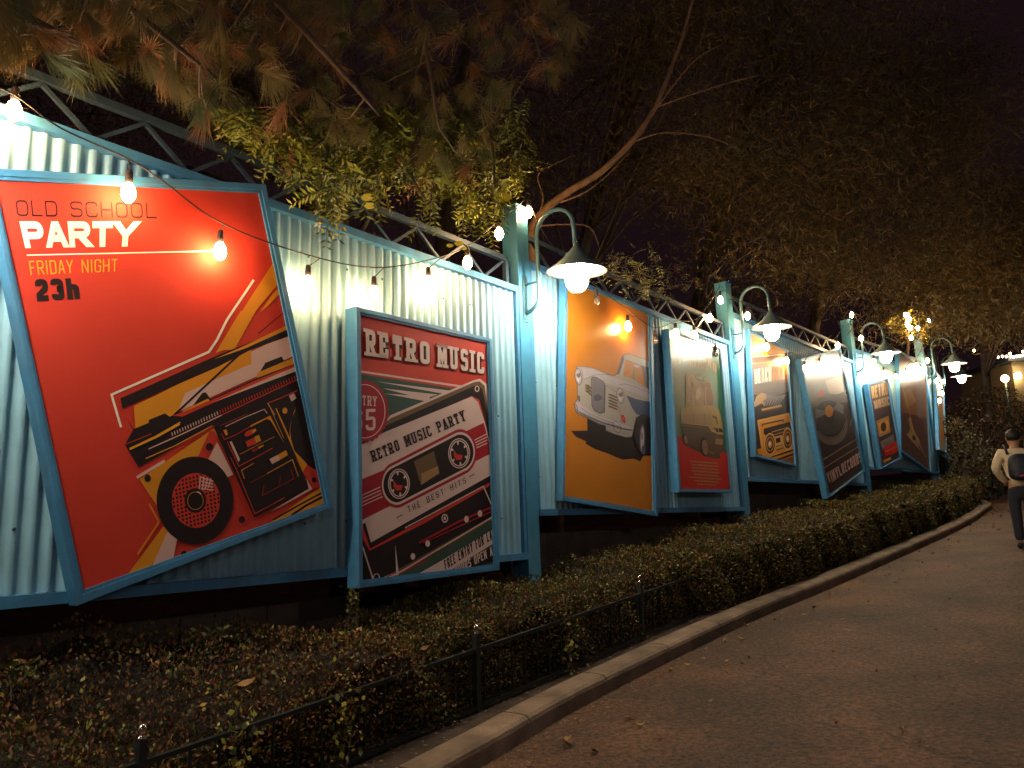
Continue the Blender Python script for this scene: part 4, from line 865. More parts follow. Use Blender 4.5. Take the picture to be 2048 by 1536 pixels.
hedge('hedge', -1.9, 1.55, 26000, .022, [.42, .28, .14, .10, .05, .01], 'clipped hedge below the nearest lamp post, behind the low fence', 'hedge', group='clipped hedge along the kerb')
hedge('hedge', 1.5, 7.2, 26000, .030, [.40, .30, .16, .09, .04, .01], 'long clipped hedge beneath the orange car poster, following the kerb', 'hedge', group='clipped hedge along the kerb')
hedge('hedge', 7.1, sE+.7, 24000, .04, [.44, .32, .12, .07, .04, .01], 'far end of the clipped hedge, rounding the kerb corner under the fourth lamp', 'hedge', group='clipped hedge along the kerb')
# young shoots sticking out of the hedge
for i, (px, py, hh, lab) in enumerate(((700, 1185, .22, 'leafy green shoot standing up beside the lower corner of the cassette poster'), (420, 1275, .15, 'small leafy shoot in the bed below the red poster'), (960, 1165, .14, 'leafy shoot rising under the corner of the cassette poster'), (30, 1330, .14, 'leafy shoot near the left edge of the ground cover'))):
    sg = SG[1]; c = sg.at(px, py, .03); e = empty('shoot', tuple(c-V((0, 0, hh))), lab, 'plant', 'young shoots'); mb = MB(); P = []; D = []
    for k in range(5):
        a = c+V((random.uniform(-.08, .08), random.uniform(-.08, .08), -hh)); b_ = c+V((random.uniform(-.08, .08), random.uniform(-.08, .08), hh*random.uniform(.0, .35))); mb.tube([a, (a+b_)/2+V((.01, 0, 0)), b_], [.003, .0025, .0015], 4)
        for j in range(14): t_ = .35+.65*j/13; P.append(a+(b_-a)*t_); D.append((math.cos(j*2.4), math.sin(j*2.4), .5))
    mb.build('stem', M['darkbark'], e); leaves('foliage', P, .035, LG, [.5, .1, .05, .05, .3, 0], e, asp=.5, dirs=D, jit=.25)
# creeper on the fence, lower left
c = None
def on_ground(px, py, h=0):
    r = ray(px, py); k_ = .07*(.617*r[0]+.787*r[1]); t_ = (-EYE+h)/(r[2]-k_); return V((0, 0, EYE))+r*t_
# ------------------------------------------------------------------ low fence
fm = mat('dark_fence_paint', (.018, .027, .028), .45, var=.3, vscale=20); fin = mat('bright_steel_finial', (.6, .55, .5), .2, metal=1)
fe = empty('low_fence', tuple(zg(wl(0)[0]+wl(0)[1]*.46)), 'low dark metal fence with thin pickets in front of the hedge', 'fence')
FO = .53
def fp(s, h): p, n = wl(s); p = p+n*FO; return V((p[0], p[1], gz(p[0], p[1])+h))
for h in (.50, .14):
    for s0, s1 in ((-5.8, -3.52), (-3.52, -1.3), (-1.3, .92), (.92, 3.1)):
        mb = MB(); mb.bar(fp(s0+.02, h), fp(s1-.02, h), .03, .022); mb.build('rail', fm, fe)
for s in (-5.8, -3.52, -1.3, .92, 3.1):
    mb = MB(); mb.bar(fp(s, .02), fp(s, .60), .036, .036, up=(.6, .8, 0)); po = mb.build('post', fm, fe)
    mb = MB(); mb.lathe(fp(s, .60), [(.02, 0), (.022, .008), (.012, .016), (.018, .03), (.022, .042), (.016, .056), (.004, .064), (0, .065)], 12); mb.build('finial', fin, po, smooth=True)
s = -5.8+.14
while s < 3.05:
    if all(abs(s-q) > .06 for q in (-5.8, -3.52, -1.3, .92, 3.1)):
        mb = MB(); mb.bar(fp(s, .15), fp(s, .49), .009, .009, up=(.6, .8, 0)); mb.build('picket', fm, fe)
    s += .148
# creeper leaves hanging on the fence
for px, py, r_c, n_, lab in ((690, 1440, .16, 150, 'yellow green creeper hanging over the fence rail'), (470, 1515, .15, 120, 'yellow leaved creeper at the bottom edge, in front of the near fence rail'), (1140, 1320, .12, 60, 'thin creeper strand between the pickets below the lamp post')):
    c = None; r = ray(px, py); p, n = wl(-2); O = V((0, 0, EYE)); tt = ((p+n*(FO+.04)-O)@n)/(r@n); c = O+r*tt
    e = empty('creeper', tuple(c-V((0, 0, .2))), lab, 'plant', 'creepers on the fence'); P = [c+V((random.gauss(0, r_c*.3), random.gauss(0, r_c*.3), random.gauss(0, r_c))) for _ in range(n_)]
    leaves('foliage', P, .035, LG, [.3, .1, .02, .03, .45, .1], e, asp=.7, droop=.3); mb = MB(); mb.tube([c-V((0, 0, .3)), c+V((.03, 0, -.1)), c+V((-.02, 0, .1)), c+V((.02, 0, .25))], .003, 4); mb.build('stem', M['darkbark'], e)
# pine needles lying on rails
vs = []
for p, u in needle_pts:
    d = V((random.gauss(0, 1), random.gauss(0, 1), 0)); d = d*.4+u*random.choice((-1, 1)); d /= np.linalg.norm(d); L = random.uniform(.05, .12); s_ = np.cross(d, [0, 0, 1.])*.0013
    z = V((0, 0, random.uniform(0, .006))); vs += [p+s_, p-s_, p+d*L+z, p+d*L+z+s_*.4]
o = fast_mesh('needle_litter', np.array(vs), 4, np.zeros(len(vs)//4, int), [mat('dead_pine_needle', (.30, .12, .04), .7)]); tag(o, 'rusty dead pine needles lying on the rails of the wall', 'needles', kind='stuff')
# ------------------------------------------------------------------ fallen leaves
def leafmesh(L, w_, curl, mt, pos, yaw, name='fallen_leaf'):
    mb = MB(); n_ = 8; pr = [0, .55, .85, 1, .95, .8, .55, .28, .0]
    for i in range(n_+1):
        x = (i/n_-.5)*L; z = curl*((i/n_-.5)**2)*4*L+.006; hw = pr[i]*w_/2
        mb.v += [(x, -hw, z+curl*hw*1.5), (x, 0, z), (x, hw, z+curl*hw*1.5)]
    for i in range(n_):
        for k in range(2): a = 3*i+k; mb.f.append((a, a+3, a+4, a+1)); mb.mi.append(0)
    mb.bar((-L*.5-.02, 0, curl*L+.004), (-L*.5, 0, curl*L+.006), .0015); o = mb.build(name, mt, smooth=True); o.location = pos; o.rotation_euler = (random.uniform(-.12, .12), random.uniform(-.1, .1)-.04, yaw); return o
lt = [mat('fallen_leaf_tan', (.36, .19, .08), .7, var=.3, vscale=30), mat('fallen_leaf_yellow', (.42, .27, .05), .6, var=.25, vscale=30), mat('fallen_leaf_brown', (.18, .08, .035), .75, var=.3, vscale=30)]
base = [leafmesh(.075*q, .035*q, .12+.1*k, lt[k % 3], (0, 0, -5), 0) for k, q in enumerate((1, .8, 1.25, .65, 1.0, .55))]
for o in base: pass
spots = [(1190, 1505, 2), (1135, 1480, 0), (1300, 1350, 2), (1390, 1308, 0), (1440, 1280, 0), (1470, 1272, 1), (1560, 1242, 0), (1640, 1185, 1), (1680, 1168, 2), (1705, 1160, 0), (1800, 1160, 3), (1660, 1255, 3), (1840, 1105, 5), (1900, 1200, 5), (1420, 1405, 3), (1280, 1455, 4)]
rng = random.Random(11)
for _ in range(80):
    s = rng.uniform(-3.5, 17); p, n = wl(s); d = kd(s)+abs(rng.gauss(0, .35))+.05
    if kd(s) < 2.5: spots.append((p+n*d, None, rng.randrange(6)))
for _ in range(14): spots.append((1000+rng.random()*1000, 1250+rng.random()*280, rng.choice((3, 5))))
used = set()
for sp in spots:
    if sp[1] is None: pos = zg(sp[0], .003)
    else:
        pos = on_ground(sp[0], sp[1], .0)
        if sp[0]-960 < (1536-sp[1])*2.0: continue
    k = sp[2]; o = base[k] if k not in used else base[k].copy()
    if k in used: COL.objects.link(o)
    used.add(k); o.location = pos; o.rotation_euler = (rng.uniform(-.15, .15), rng.uniform(-.1, .1), rng.uniform(0, 6.28)); tag(o, 'small dry fallen leaf lying loose on the asphalt path', 'leaf', 'fallen leaves scattered on the path')
for k, o in enumerate(base):
    if k not in used: bpy.data.objects.remove(o)
for px, py, L, w_, yaw, k, lab in ((495, 1374, .10, .05, .2, 0, 'large tan leaf resting on the ground cover, left of the fence rail'), (718, 1266, .055, .035, 1.2, 0, 'upright pale leaf caught in the hedge below the cassette poster'), (850, 1303, .07, .035, .5, 2, 'curled brown leaf on the hedge left of the bright fence finial'),
                             (408, 1418, .035, .025, .3, 1, 'small yellow leaf on the ground cover under the large tan leaf'), (585, 1262, .05, .02, .1, 0, 'thin tan leaf at the back of the ground cover')):
    p, n = wl(-3); s_ = {495: -3.4, 718: -1.6, 850: -1.2, 408: -3.6, 585: -2.1}[px]
    # walk out from the eye until the ray meets the hedge top
    r = ray(px, py); best = None
    for d in np.linspace(2, 7, 400):
        q = V((0, 0, EYE))+r*d; ss = (q-hv(A_))@V((ux[0], ux[1], 0)); oo = (q-hv(A_))@V((ux[1], -ux[0], 0)); hb, hf, bo, fo = hshape(ss)
        if bo <= oo <= fo+.03:
            hh = hf+(hb-hf)*(fo-oo)/(fo-bo)
            if q[2]-gz(q[0], q[1]) < hh+.03: best = q; break
    if best is not None: tag(leafmesh(L, w_, .15, lt[k], tuple(best+V((0, 0, .015))), yaw), lab, 'leaf', 'leaves caught on the hedge').rotation_euler = (.5, -.3, yaw)
# leaf and needle litter in the gutter
P = []
for _ in range(900):
    s = rng.uniform(-3.5, 18); p, n = wl(s); q_ = kd(s)
    if q_ < 2.5: P.append(zg(p+n*(q_+abs(rng.gauss(0, .08))+.01), .008))
for _ in range(500):
    s = rng.uniform(-4, 5); p, n = wl(s); q_ = kd(s)
    if q_ < 2.5: P.append(zg(p+n*rng.uniform(FO, q_-.2), .145))
    if q_ < 2.5 and rng.random() < .12: P.append(zg(p+n*(q_-rng.uniform(.02, .2)), .137))
o = leaves('leaf_litter', P, .03, lt, [.5, .1, .4], None, asp=.4, dirs=[(1, 0, 0)]*len(P), jit=1.0)
co = np.empty(len(o.data.vertices)*3, np.float32); o.data.vertices.foreach_get('co', co); co = co.reshape(-1, 4, 3); co[:, :, 2] = co[:, :1, 2]+(co[:, :, 2]-co[:, :1, 2])*.15; o.data.vertices.foreach_set('co', co.ravel()); tag(o, 'crumbled leaf litter along the kerb and under the fence', 'leaf litter', kind='stuff')
# ------------------------------------------------------------------ trees
def pd(px, py, d): r = ray(px, py); return V((0, 0, EYE))+r/np.linalg.norm(r)*d
NG = [mat('pine_needle_olive', (.22, .175, .065), .6), mat('pine_needle_rust', (.36, .18, .08), .65), mat('pine_needle_green', (.12, .13, .05), .6)]
def tufts(cs, dirs, nn, L, w_, prob, parent, name='needles'):
    V_ = []; MI = []
    for c, d in zip(cs, dirs):
        d = V(d)/np.linalg.norm(d); k = np.random.choice(len(NG), p=prob); fan = random.uniform(.35, .75); ll = L*random.uniform(.75, 1.2)
        dd = d+np.random.normal(size=(nn, 3))*fan*.6; dd[:, 2] -= .15; dd /= np.linalg.norm(dd, axis=1)[:, None]
        st = c-d*ll*.25+d*np.random.uniform(0, ll*.5, nn)[:, None]; s = np.cross(dd, V(c)-V((0, 0, EYE))); s /= np.linalg.norm(s, axis=1)[:, None]; s = s*w_/2
        e = st+dd*(ll*np.random.uniform(.7, 1.1, nn))[:, None]; mid = (st+e)/2; mid[:, 2] += .006
        V_.append(np.stack([st, mid+s, e, mid-s], 1).reshape(-1, 3)); MI.append(np.full(nn, k))
    return fast_mesh(name, np.concatenate(V_), 4, np.concatenate(MI), NG, parent)
def interp(x, xs, ys): return float(np.interp(x, xs, ys))
# tree 1: long needled pine reaching over from the left, trunk behind the nearest bay outside the frame
tb = zg((-5.2, 4.6, 0)); e = empty('pine_tree', tuple(tb), 'long needled pine whose rusty tufts hang over the top left of the wall', 'tree')
mb = MB(); mb.tube([tb, tb+V((.1, .1, 2)), tb+V((.3, .1, 4)), tb+V((.6, 0, 6.5)), tb+V((.9, .1, 9))], [.2, .17, .14, .1, .04], 12); mb.build('trunk', M['darkbark'], e, smooth=True)
limbs = [[tb+V((.3, .1, 4)), pd(-60, -160, 4.6), pd(180, -40, 4.4), pd(400, 130, 4.3)], [tb+V((.5, 0, 5.5)), pd(200, -300, 5.2), pd(520, -30, 4.9), pd(760, 230, 4.8)], [tb+V((.6, 0, 6.5)), pd(500, -420, 5.8), pd(800, -60, 5.6), pd(880, 260, 5.3)],
         [tb+V((.7, 0, 7)), pd(700, -500, 6.3), pd(1000, -120, 6.2), pd(1080, 110, 6.0)], [tb+V((.2, .1, 3.6)), pd(-150, -60, 4.2), pd(60, 40, 4.0), pd(160, 90, 3.9)]]
cs, ds = [], []; sps = []
for L_ in limbs:
    sp = spline(L_, 10); mb = MB(); mb.tube(sp, list(np.linspace(.05, .009, len(sp))), 7); mb.build('limb', M['darkbark'], e, smooth=True); sps.append(sp)
yb = lambda x: interp(x, [-50, 60, 140, 230, 300, 420, 520, 620, 740, 820, 900, 960, 1030, 1150], [70, 90, 150, 90, 150, 240, 190, 230, 300, 250, 330, 330, 200, 120])
twig = MB(); n_t = 0
while n_t < 430:
    x = random.uniform(-60, 1150); y = random.uniform(-90, yb(x)); 
    if random.random() > .35+.65*(1-abs(y-60)/330): continue
    sp = min(sps, key=lambda s_: min(abs((q-V((0, 0, EYE)))@_R/((q-V((0, 0, EYE)))@_F)*F_PX+1024-x) for q in s_[10:]))
    d = interp(x, [0, 1100], [4.0, 6.0])+random.uniform(-.3, 1.5); c = pd(x, y, d); cs.append(c); ds.append(V((random.gauss(0, .6), random.gauss(0, .6), -random.uniform(.3, 1.2)))); n_t += 1
    if n_t % 3 == 0:
        a = min((q for s_ in sps for q in s_[12:]), key=lambda q: np.linalg.norm(q-c))
        if np.linalg.norm(a-c) < 1.2: twig.tube([a, (a+c)/2+V((0, 0, -.04)), c+V((0, 0, .03))], [.006, .004, .003], 4)
twig.build('twigs', M['darkbark'], e); tufts(cs, ds, 62, .19, .0034, [.55, .25, .20], e, 'crown')
# tree 2: feathery leaved tree over the first post
def sprig(c, d, L, n_, lw, out, lm, st):
    d = V(d)/np.linalg.norm(d); up = V((0, 0, 1.)); s = np.cross(d, up); s /= np.linalg.norm(s)+1e-6; roll = random.uniform(-.7, .7); s = s*math.cos(roll)+np.cross(d, s)*math.sin(roll)
    k = random.choices(range(len(LG)), weights=lm)[0]; prev = c; pp = [c]
    for i in range(n_):
        t_ = (i+1)/n_; p = c+d*L*t_+V((0, 0, -.25*L*t_*t_)); pp.append(p)
        for sg_ in (-1, 1):
            ld = s*sg_+d*.55+np.random.normal(size=3)*.18; ld /= np.linalg.norm(ld); ll = lw*(1-.45*abs(t_-.4))*random.uniform(.8, 1.15); w2 = np.cross(ld, np.cross(s, d)+np.random.normal(size=3)*.4); w2 = w2/np.linalg.norm(w2)*ll*.13
            out[0] += [p, p+ld*ll*.45+w2, p+ld*ll, p+ld*ll*.45-w2]; out[1].append(k)
    st.tube([pp[0], pp[len(pp)//2], pp[-1]], [.003, .002, .001], 3, cap=False)
tb = zg(wl(-.8)[0]-wl(-.8)[1]*1.5); e = empty('feathery_tree', tuple(tb), 'tree with feathery yellow green leaves drooping over the wall left of the nearest post', 'tree')
mb = MB(); top = tb+V((0, 0, 5.2)); mb.tube([tb, tb+V((.1, 0, 1.7)), tb+V((0, .1, 3.4)), top], [.13, .11, .08, .04], 10); mb.build('trunk', M['darkbark'], e, smooth=True)
FL = [mat('feather_leaf_olive', (.17, .20, .03), .5), mat('feather_leaf_green', (.09, .12, .03), .5), mat('feather_leaf_brown', (.16, .08, .03), .6), LG[3], mat('feather_leaf_yellow', (.30, .32, .03), .5), LG[5]]
out = [[], []]; st = MB(); lo = lambda x: interp(x, [470, 560, 620, 660, 720, 780, 850, 900, 960, 1010, 1050], [260, 340, 400, 440, 420, 370, 410, 430, 470, 450, 380])
hi = lambda x: interp(x, [470, 600, 800, 1000, 1100], [225, 215, 200, 230, 210]); n_s = 0
while n_s < 1050:
    x = random.uniform(470, 1050); y = hi(x)+(lo(x)-45-hi(x))*random.random()**.75; r = ray(x, y)
    dw = min(np.linalg.norm(SG[1].at(x, max(y, 300), 0)-V((0, 0, EYE))), 9); d = dw+random.uniform(-.35, 1.3); c = pd(x, y, d)
    if d > dw and y > 470: continue
    sprig(c, (random.gauss(0, .8), random.gauss(-.2, .5), -random.uniform(.15, .9)), random.uniform(.13, .24), random.randint(6, 9), .078, out, [.5, .12, .02, .02, .34, .01], st); n_s += 1
for x, y, d in ((660, 395, 4.6), (650, 420, 4.6), (640, 380, 4.6), (665, 410, 4.65), (750, 400, 4.9), (940, 440, 5.9), (960, 455, 6.0), (870, 430, 5.6), (1000, 430, 6.2), (990, 400, 6.2), (1060, 235, 6.6), (1010, 250, 6.4)): 
    for _ in range(3): sprig(pd(x+random.uniform(-14, 14), y-40+random.uniform(-20, 14), d), (random.gauss(0, .25), random.gauss(0, .25), -1), .24, 9, .065, out, [.35, .05, 0, 0, .6, 0], st)
fast_mesh('crown', np.array(out[0]), 4, np.array(out[1]), FL, e); st.build('leaf_stalks', M['darkbark'], e)
for L_ in ([top-V((0, 0, .8)), pd(860, 120, 7.0), pd(760, 200, 6.0), pd(620, 300, 5.2)], [top-V((0, 0, .5)), pd(950, 150, 7.0), pd(980, 250, 6.6), pd(990, 380, 6.3)], [top-V((0, 0, 1.5)), pd(850, 230, 6.6), pd(820, 330, 6.0), pd(850, 400, 5.7)]):
    sp = spline(L_, 8); mb = MB(); mb.tube(sp, list(np.linspace(.035, .006, len(sp))), 6); mb.build('limb', M['darkbark'], e, smooth=True)
mb = MB()
for x, y, d, L in ((900, 491, 5.95, .06), (918, 487, 5.95, .08), (928, 497, 5.97, .05), (1005, 395, 6.4, .16), (735, 395, 4.9, .09), (740, 412, 4.9, .08)):
    c = pd(x, y, d); a = V((1, -.3, -.2))*L*.5; q = V((.1, .1, 1))*L*.28; mb.quad(c-a, c-a*.4-q, c+a*.5-q*.8, c+a, c+a*.4+q, c-a*.5+q)
mb.build('broad_leaf', mat('leaf_bright_yellow', (.42, .36, .03), .5), e)
# tree 3: bare curved limb behind the nearest lamp
tb = zg(wl(.35)[0]-wl(.35)[1]*.9); e = empty('leaning_tree', tuple(tb), 'tree with a long bare curved tan limb rising behind the nearest lamp', 'tree')
limb = [pd(1062, 470, 7.9), pd(1085, 425, 7.9), pd(1135, 385, 7.9), pd(1200, 345, 7.9), pd(1262, 285, 7.9), pd(1310, 215, 8.0), pd(1345, 130, 8.1), pd(1372, 50, 8.2), pd(1400, -60, 8.3)]
tr = [tb, tb+V((.02, .0, 1.2)), limb[0]-V((.03, 0, .5))]; sp = spline(tr+limb, 6); mb = MB(); mb.tube(sp, [r_*random.uniform(.93, 1.07) for r_ in list(np.linspace(.06, .05, 14))+list(np.linspace(.048, .011, len(sp)-14))], 10); mb.build('trunk', M['bark'], e, smooth=True)
for q in ([(1120, 405), (1170, 385), (1215, 350), (1262, 300)], [(1310, 215), (1380, 190), (1460, 165), (1520, 150)], [(1262, 285), (1330, 265), (1420, 275), (1480, 300)], [(1078, 430), (1086, 395), (1076, 350), (1110, 328), (1150, 310)], [(1080, 452), (1130, 449), (1180, 455), (1200, 500)], [(1300, 235), (1380, 130), (1440, 90)]):
    pts_ = spline([pd(x, y, 7.9) for x, y in q], 5); mb = MB(); mb.tube(pts_, list(np.linspace(.009, .003, len(pts_))), 6); mb.build('branch', M['bark'], e, smooth=True)
out = [[], []]; st = MB()
def small_sprigs(cx, cy, rx, ry, d, n_, lm, L=.035):
    for _ in range(n_):
        c = pd(cx+random.gauss(0, rx), cy+random.gauss(0, ry), d+random.uniform(-.2, .3)); sprig(c, (random.gauss(0, .6), random.gauss(0, .6), random.uniform(-1, .4)), random.uniform(.08, .16), 4, L*1.4, out, lm, st)
small_sprigs(1265, 535, 40, 22, 7.7, 70, [.45, .1, 0, .03, .40, .02]); small_sprigs(1310, 575, 25, 12, 7.9, 25, [.4, .1, 0, .05, .4, .05]); small_sprigs(1400, 560, 60, 20, 9, 40, [.4, .3, .1, .1, .1, 0])
fast_mesh('crown', np.array(out[0]), 4, np.array(out[1]), LG, e); st.build('leaf_stalks', M['darkbark'], e)
# background trees: fuzzy dark crowns beyond the wall
FG = [mat('far_needles_olive', (.15, .115, .035), .7), mat('far_needles_dark', (.09, .07, .03), .7), mat('far_needles_rust', (.20, .10, .04), .7)]
def bgtree(base, H, clumps, label, n_=260, size=.16, r=.42, name='tree'):
    tb = zg(hv(base)); e = empty(name, tuple(tb), label, 'tree', 'dark trees behind the wall'); mb = MB()
    cen = np.mean([c for c, _ in clumps], 0); topz = V((cen[0], cen[1], max(c[2] for c, _ in clumps)-.5)); mid = tb*.5+topz*.5; mid[:2] = tb[:2]*.8+topz[:2]*.2
    sp = spline([tb, mid, topz], 6); mb.tube(sp, list(np.linspace(.2, .05, len(sp))), 9); mb.build('trunk', M['darkbark'], e, smooth=True)
    mb = MB(); P = []; D = []
    for c, rr in clumps:
        a = sp[random.randint(6, len(sp)-1)]; mb.tube([a, (a+c)/2+V((0, 0, .2)), c], [.03, .02, .008], 5)
        k = int(1.7*n_*rr/r); q = np.random.normal(size=(k, 3))*[rr, rr, rr*.38]+c; P.append(q); D.append(np.tile([0, 0, -.25], (k, 1)))
    mb.build('limbs', M['darkbark'], e); leaves('crown', np.concatenate(P), size*.8, FG, [.5, .35, .15], e, asp=.09, dirs=np.concatenate(D), jit=.6)
def clump_px(n_, xr, yr, dr, r, yl=None):
    o = []
    for _ in range(n_):
        x = random.uniform(*xr); y = random.uniform(*yr)
        if yl: y = min(y, yl(x))
        o.append((pd(x, y, random.uniform(*dr)), r*random.uniform(.7, 1.3)))
    return o
low = lambda x: interp(x, [1050, 1250, 1450, 1600, 1700, 1900, 2048], [330, 480, 560, 590, 600, 640, 640])
bgtree(wl(4.5)[0]-wl(4.5)[1]*3.0, 7, clump_px(44, (1060, 1480), (-60, 430), (9, 12.5), .42, low), 'dark pine directly behind the orange car poster', 300, .15)
bgtree(wl(8)[0]-wl(8)[1]*2.6, 7, clump_px(52, (1380, 1780), (-60, 560), (11, 15), .5, low), 'dark pine behind the beach poster, crown lit from below', 320, .17)
bgtree(wl(13)[0]-wl(13)[1]*2.4, 7, clump_px(52, (1560, 1960), (80, 640), (14, 19), .55, low), 'dark pine behind the third and fourth lamps', 340, .20)
bgtree(V((15.5, 25, 0)), 8, clump_px(48, (1800, 2140), (380, 680), (19, 25), .7, low), 'tall dark tree over the end of the path, right edge', 320, .26)
bgtree(V((-1.5, 9.5, 0)), 8, clump_px(30, (-60, 620), (-60, 330), (9, 13), .6), 'dark tree mass behind the truss at the upper left', 240, .18)
bgtree(wl(1.5)[0]-wl(1.5)[1]*2.6, 8, clump_px(26, (620, 1150), (-60, 420), (9.5, 12), .45), 'dark tree seen between the feathery leaves and the nearest post', 240, .16)
# bright sprig cluster round a bulb behind the fourth lamp
e = empty('street_tree', tuple(zg(wl(14.6)[0]-wl(14.6)[1]*.9)), 'small bright green tree lit by bulbs behind the fourth lamp', 'tree'); out = [[], []]; st = MB()
for _ in range(95): sprig(pd(1818+random.gauss(0, 20), 645+random.gauss(0, 11), 19.6+random.uniform(-.4, .5)), (random.gauss(0, 1), random.gauss(0, 1), random.gauss(-.3, .6)), .3, 5, .12, out, [.4, .1, 0, 0, .45, .05], st)
fast_mesh('crown', np.array(out[0]), 4, np.array(out[1]), LG, e); st.build('leaf_stalks', M['darkbark'], e); c = pd(1818, 650, 19.6); b0 = zg(wl(14.6)[0]-wl(14.6)[1]*.9); mb = MB(); mb.tube([b0, (b0+c)/2, c], [.06, .05, .02], 7); mb.build('trunk', M['darkbark'], e)
e = empty('light_cluster', tuple(pd(1815, 650, 19.2)), 'bunch of glowing bulbs in the green leaves above the fourth lamp post', 'lights')
for x, y in ((1812, 630), (1818, 638), (1814, 648), (1820, 655)):
    mb = MB(); mb.lathe(pd(x, y, 19.2), [(.0, .05), (.03, .045), (.055, 0), (.035, -.05), (0, -.06)], 10); mb.build('bulb', M['bulb'], e, smooth=True)
mb = MB(); mb.tube([pd(1812, 624, 19.2), pd(1818, 634, 19.25), pd(1815, 645, 19.25), pd(1822, 660, 19.25), pd(1840, 668, 18.8)], .006, 5); mb.build('cable', M['cable'], e)
# ------------------------------------------------------------------ far end of the path
BG = [mat('bush_leaf_%d' % i, c, .6) for i, c in enumerate(((.05, .04, .015), (.02, .022, .012), (.06, .022, .012), (.09, .032, .014), (.12, .12, .03), (.1, .05, .02)))]
def bush(px, py, d, rx, rz, n_, prob, label, size=.09):
    c = pd(px, py, d); g = gz(c[0], c[1]); e = empty('bush', (c[0], c[1], g), label, 'bush', 'dark bushes at the end of the path'); q = np.random.normal(size=(n_, 3)); q /= np.linalg.norm(q, axis=1)[:, None]; q *= np.random.uniform(.55, 1.05, n_)[:, None]**.5
    q = q*[rx, rx*.7, rz]+[c[0], c[1], g+rz*.95]; leaves('foliage', q, size, BG, prob, e, asp=.5)
    mb = MB(); 
    for k in range(5): mb.tube([(c[0], c[1], g), (c[0]+random.uniform(-.4, .4)*rx, c[1]+.1, g+rz*.8), (c[0]+random.uniform(-.7, .7)*rx, c[1], g+rz*1.5)], [.04, .03, .01], 5)
    mb.build('stems', M['darkbark'], e)
bush(1925, 900, 25, 1.3, .9, 4200, [.25, .4, .2, .1, .05, 0], 'dark bush behind the end of the hedge'); bush(1990, 880, 28, 1.8, 1.7, 6000, [.1, .3, .4, .2, 0, 0], 'tall red brown bush left of the walking person')
bush(2050, 880, 29, 1.6, 1.3, 4500, [.2, .5, .2, .1, 0, 0], 'dark bush behind the walking person'); bush(1900, 830, 23, .8, 1.2, 2500, [.45, .2, .05, .05, .25, 0], 'small green bush lit beside the farthest lamp', .08); bush(1960, 870, 33, 3.0, 1.6, 6000, [.2, .5, .2, .1, 0, 0], 'broad dark bush farthest beyond the hedge')
mb = MB(); fk = [zg(hv(p)) for p in ((12, 27.2), (15, 26.6), (18, 26.0), (22, 25.2))]
for i in range(3): mb.bar(fk[i]+V((0, 0, .06)), fk[i+1]+V((0, 0, .06)), .2, .13)
tag(mb.build('far_kerb', kerbm), kind='structure')
mb = MB(); mb.quad(*[zg(hv(p), .1) for p in ((12, 27.3), (22, 25.3), (34, 45), (8, 45))]); tag(mb.build('far_planting_bed', soil), kind='structure')
# lit kiosk building
P = zg((20.5, 29.5, 0)); e = empty('kiosk_building', tuple(P), 'small pale building with a lit wall and bulbs along its eave, at the right edge', 'building'); cream = mat('cream_render', (.55, .45, .26), .8, var=.12, vscale=3)
mb = MB(); X0, X1, Y0, Y1 = 19.5, 24, 29.5, 33; z0, z1 = P[2]-.3, P[2]+4.6; mb.hexa([(X0, Y0, z0), (X1, Y0, z0), (X1, Y1, z0), (X0, Y1, z0)], [(X0, Y0, z1), (X1, Y0, z1), (X1, Y1, z1), (X0, Y1, z1)]); mb.build('wall', cream, e)
mb = MB(); X0 -= .3; Y0 -= .3; mb.hexa([(X0, Y0, z1+.003), (X1, Y0, z1+.003), (X1, Y1, z1+.003), (X0, Y1, z1+.003)], [(X0, Y0, z1+.15), (X1, Y0, z1+.15), (X1, Y1, z1+.15), (X0, Y1, z1+.15)]); mb.build('roof', M['truss'], e)
c = pd(2036, 755, 35); c[1] = 29.36; c = V((0, 0, EYE))+ray(2036, 752)*(29.3/ray(2036, 752)[1]); mb = MB(); mb.lathe(c, [(0, .14), (.09, .12), (.12, 0), (.09, -.1), (0, -.13)], 14); mb.build('wall_light', mat('lit_wall_light', (1, .9, .7), .3, emit=(1, .74, .40), es=14), e, smooth=True)
mb = MB(); mb.bar(c+V((0, .02, .13)), c+V((0, .2, .16)), .05); mb.build('light_bracket', M['arm'], e)
e = empty('string_lights', tuple(pd(1993, 713, 33)), 'distant row of tiny bulbs along the eave of the pale building', 'string lights'); cp = []
eb = mat('eave_bulb', (1, .8, .6), .3, emit=(1, .62, .36), es=16)
for x, y in ((1948, 701), (1972, 708), (1996, 714), (2005, 713), (2013, 713), (2020, 707), (2021, 713), (2027, 714), (2033, 713), (2039, 712), (2045, 711), (2046, 703), (2055, 709), (2064, 708)):
    c = V((0, 0, EYE))+ray(x, y)*(28.9/ray(x, y)[1]); cp.append(c); mb = MB(); mb.lathe(c, [(0, .05), (.035, .03), (.042, 0), (.03, -.04), (0, -.05)], 8); mb.build('bulb', eb, e, smooth=True)
mb = MB(); mb.tube([p+V((0, 0, .06)) for p in cp], .012, 5); mb.build('cable', M['cable'], e)
P = V((0, 0, EYE))+ray(2010, 757)*(27.0/ray(2010, 757)[1]); g = gz(P[0], P[1]); e = empty('globe_lamp', (P[0], P[1], g), 'round glowing globe lamp on a post left of the pale building', 'lamp')
mb = MB(); mb.tube([(P[0], P[1], g), (P[0], P[1], P[2]-.13)], .04, 8); mb.build('pole', M['arm'], e, smooth=True); mb = MB(); mb.lathe(P, [(.001, .13), (.07, .11), (.125, .03), (.125, -.03), (.07, -.11), (.03, -.13)], 16); mb.build('globe', mat('lit_orange_globe', (1, .8, .5), .3, emit=(1, .60, .24), es=26), e, smooth=True)
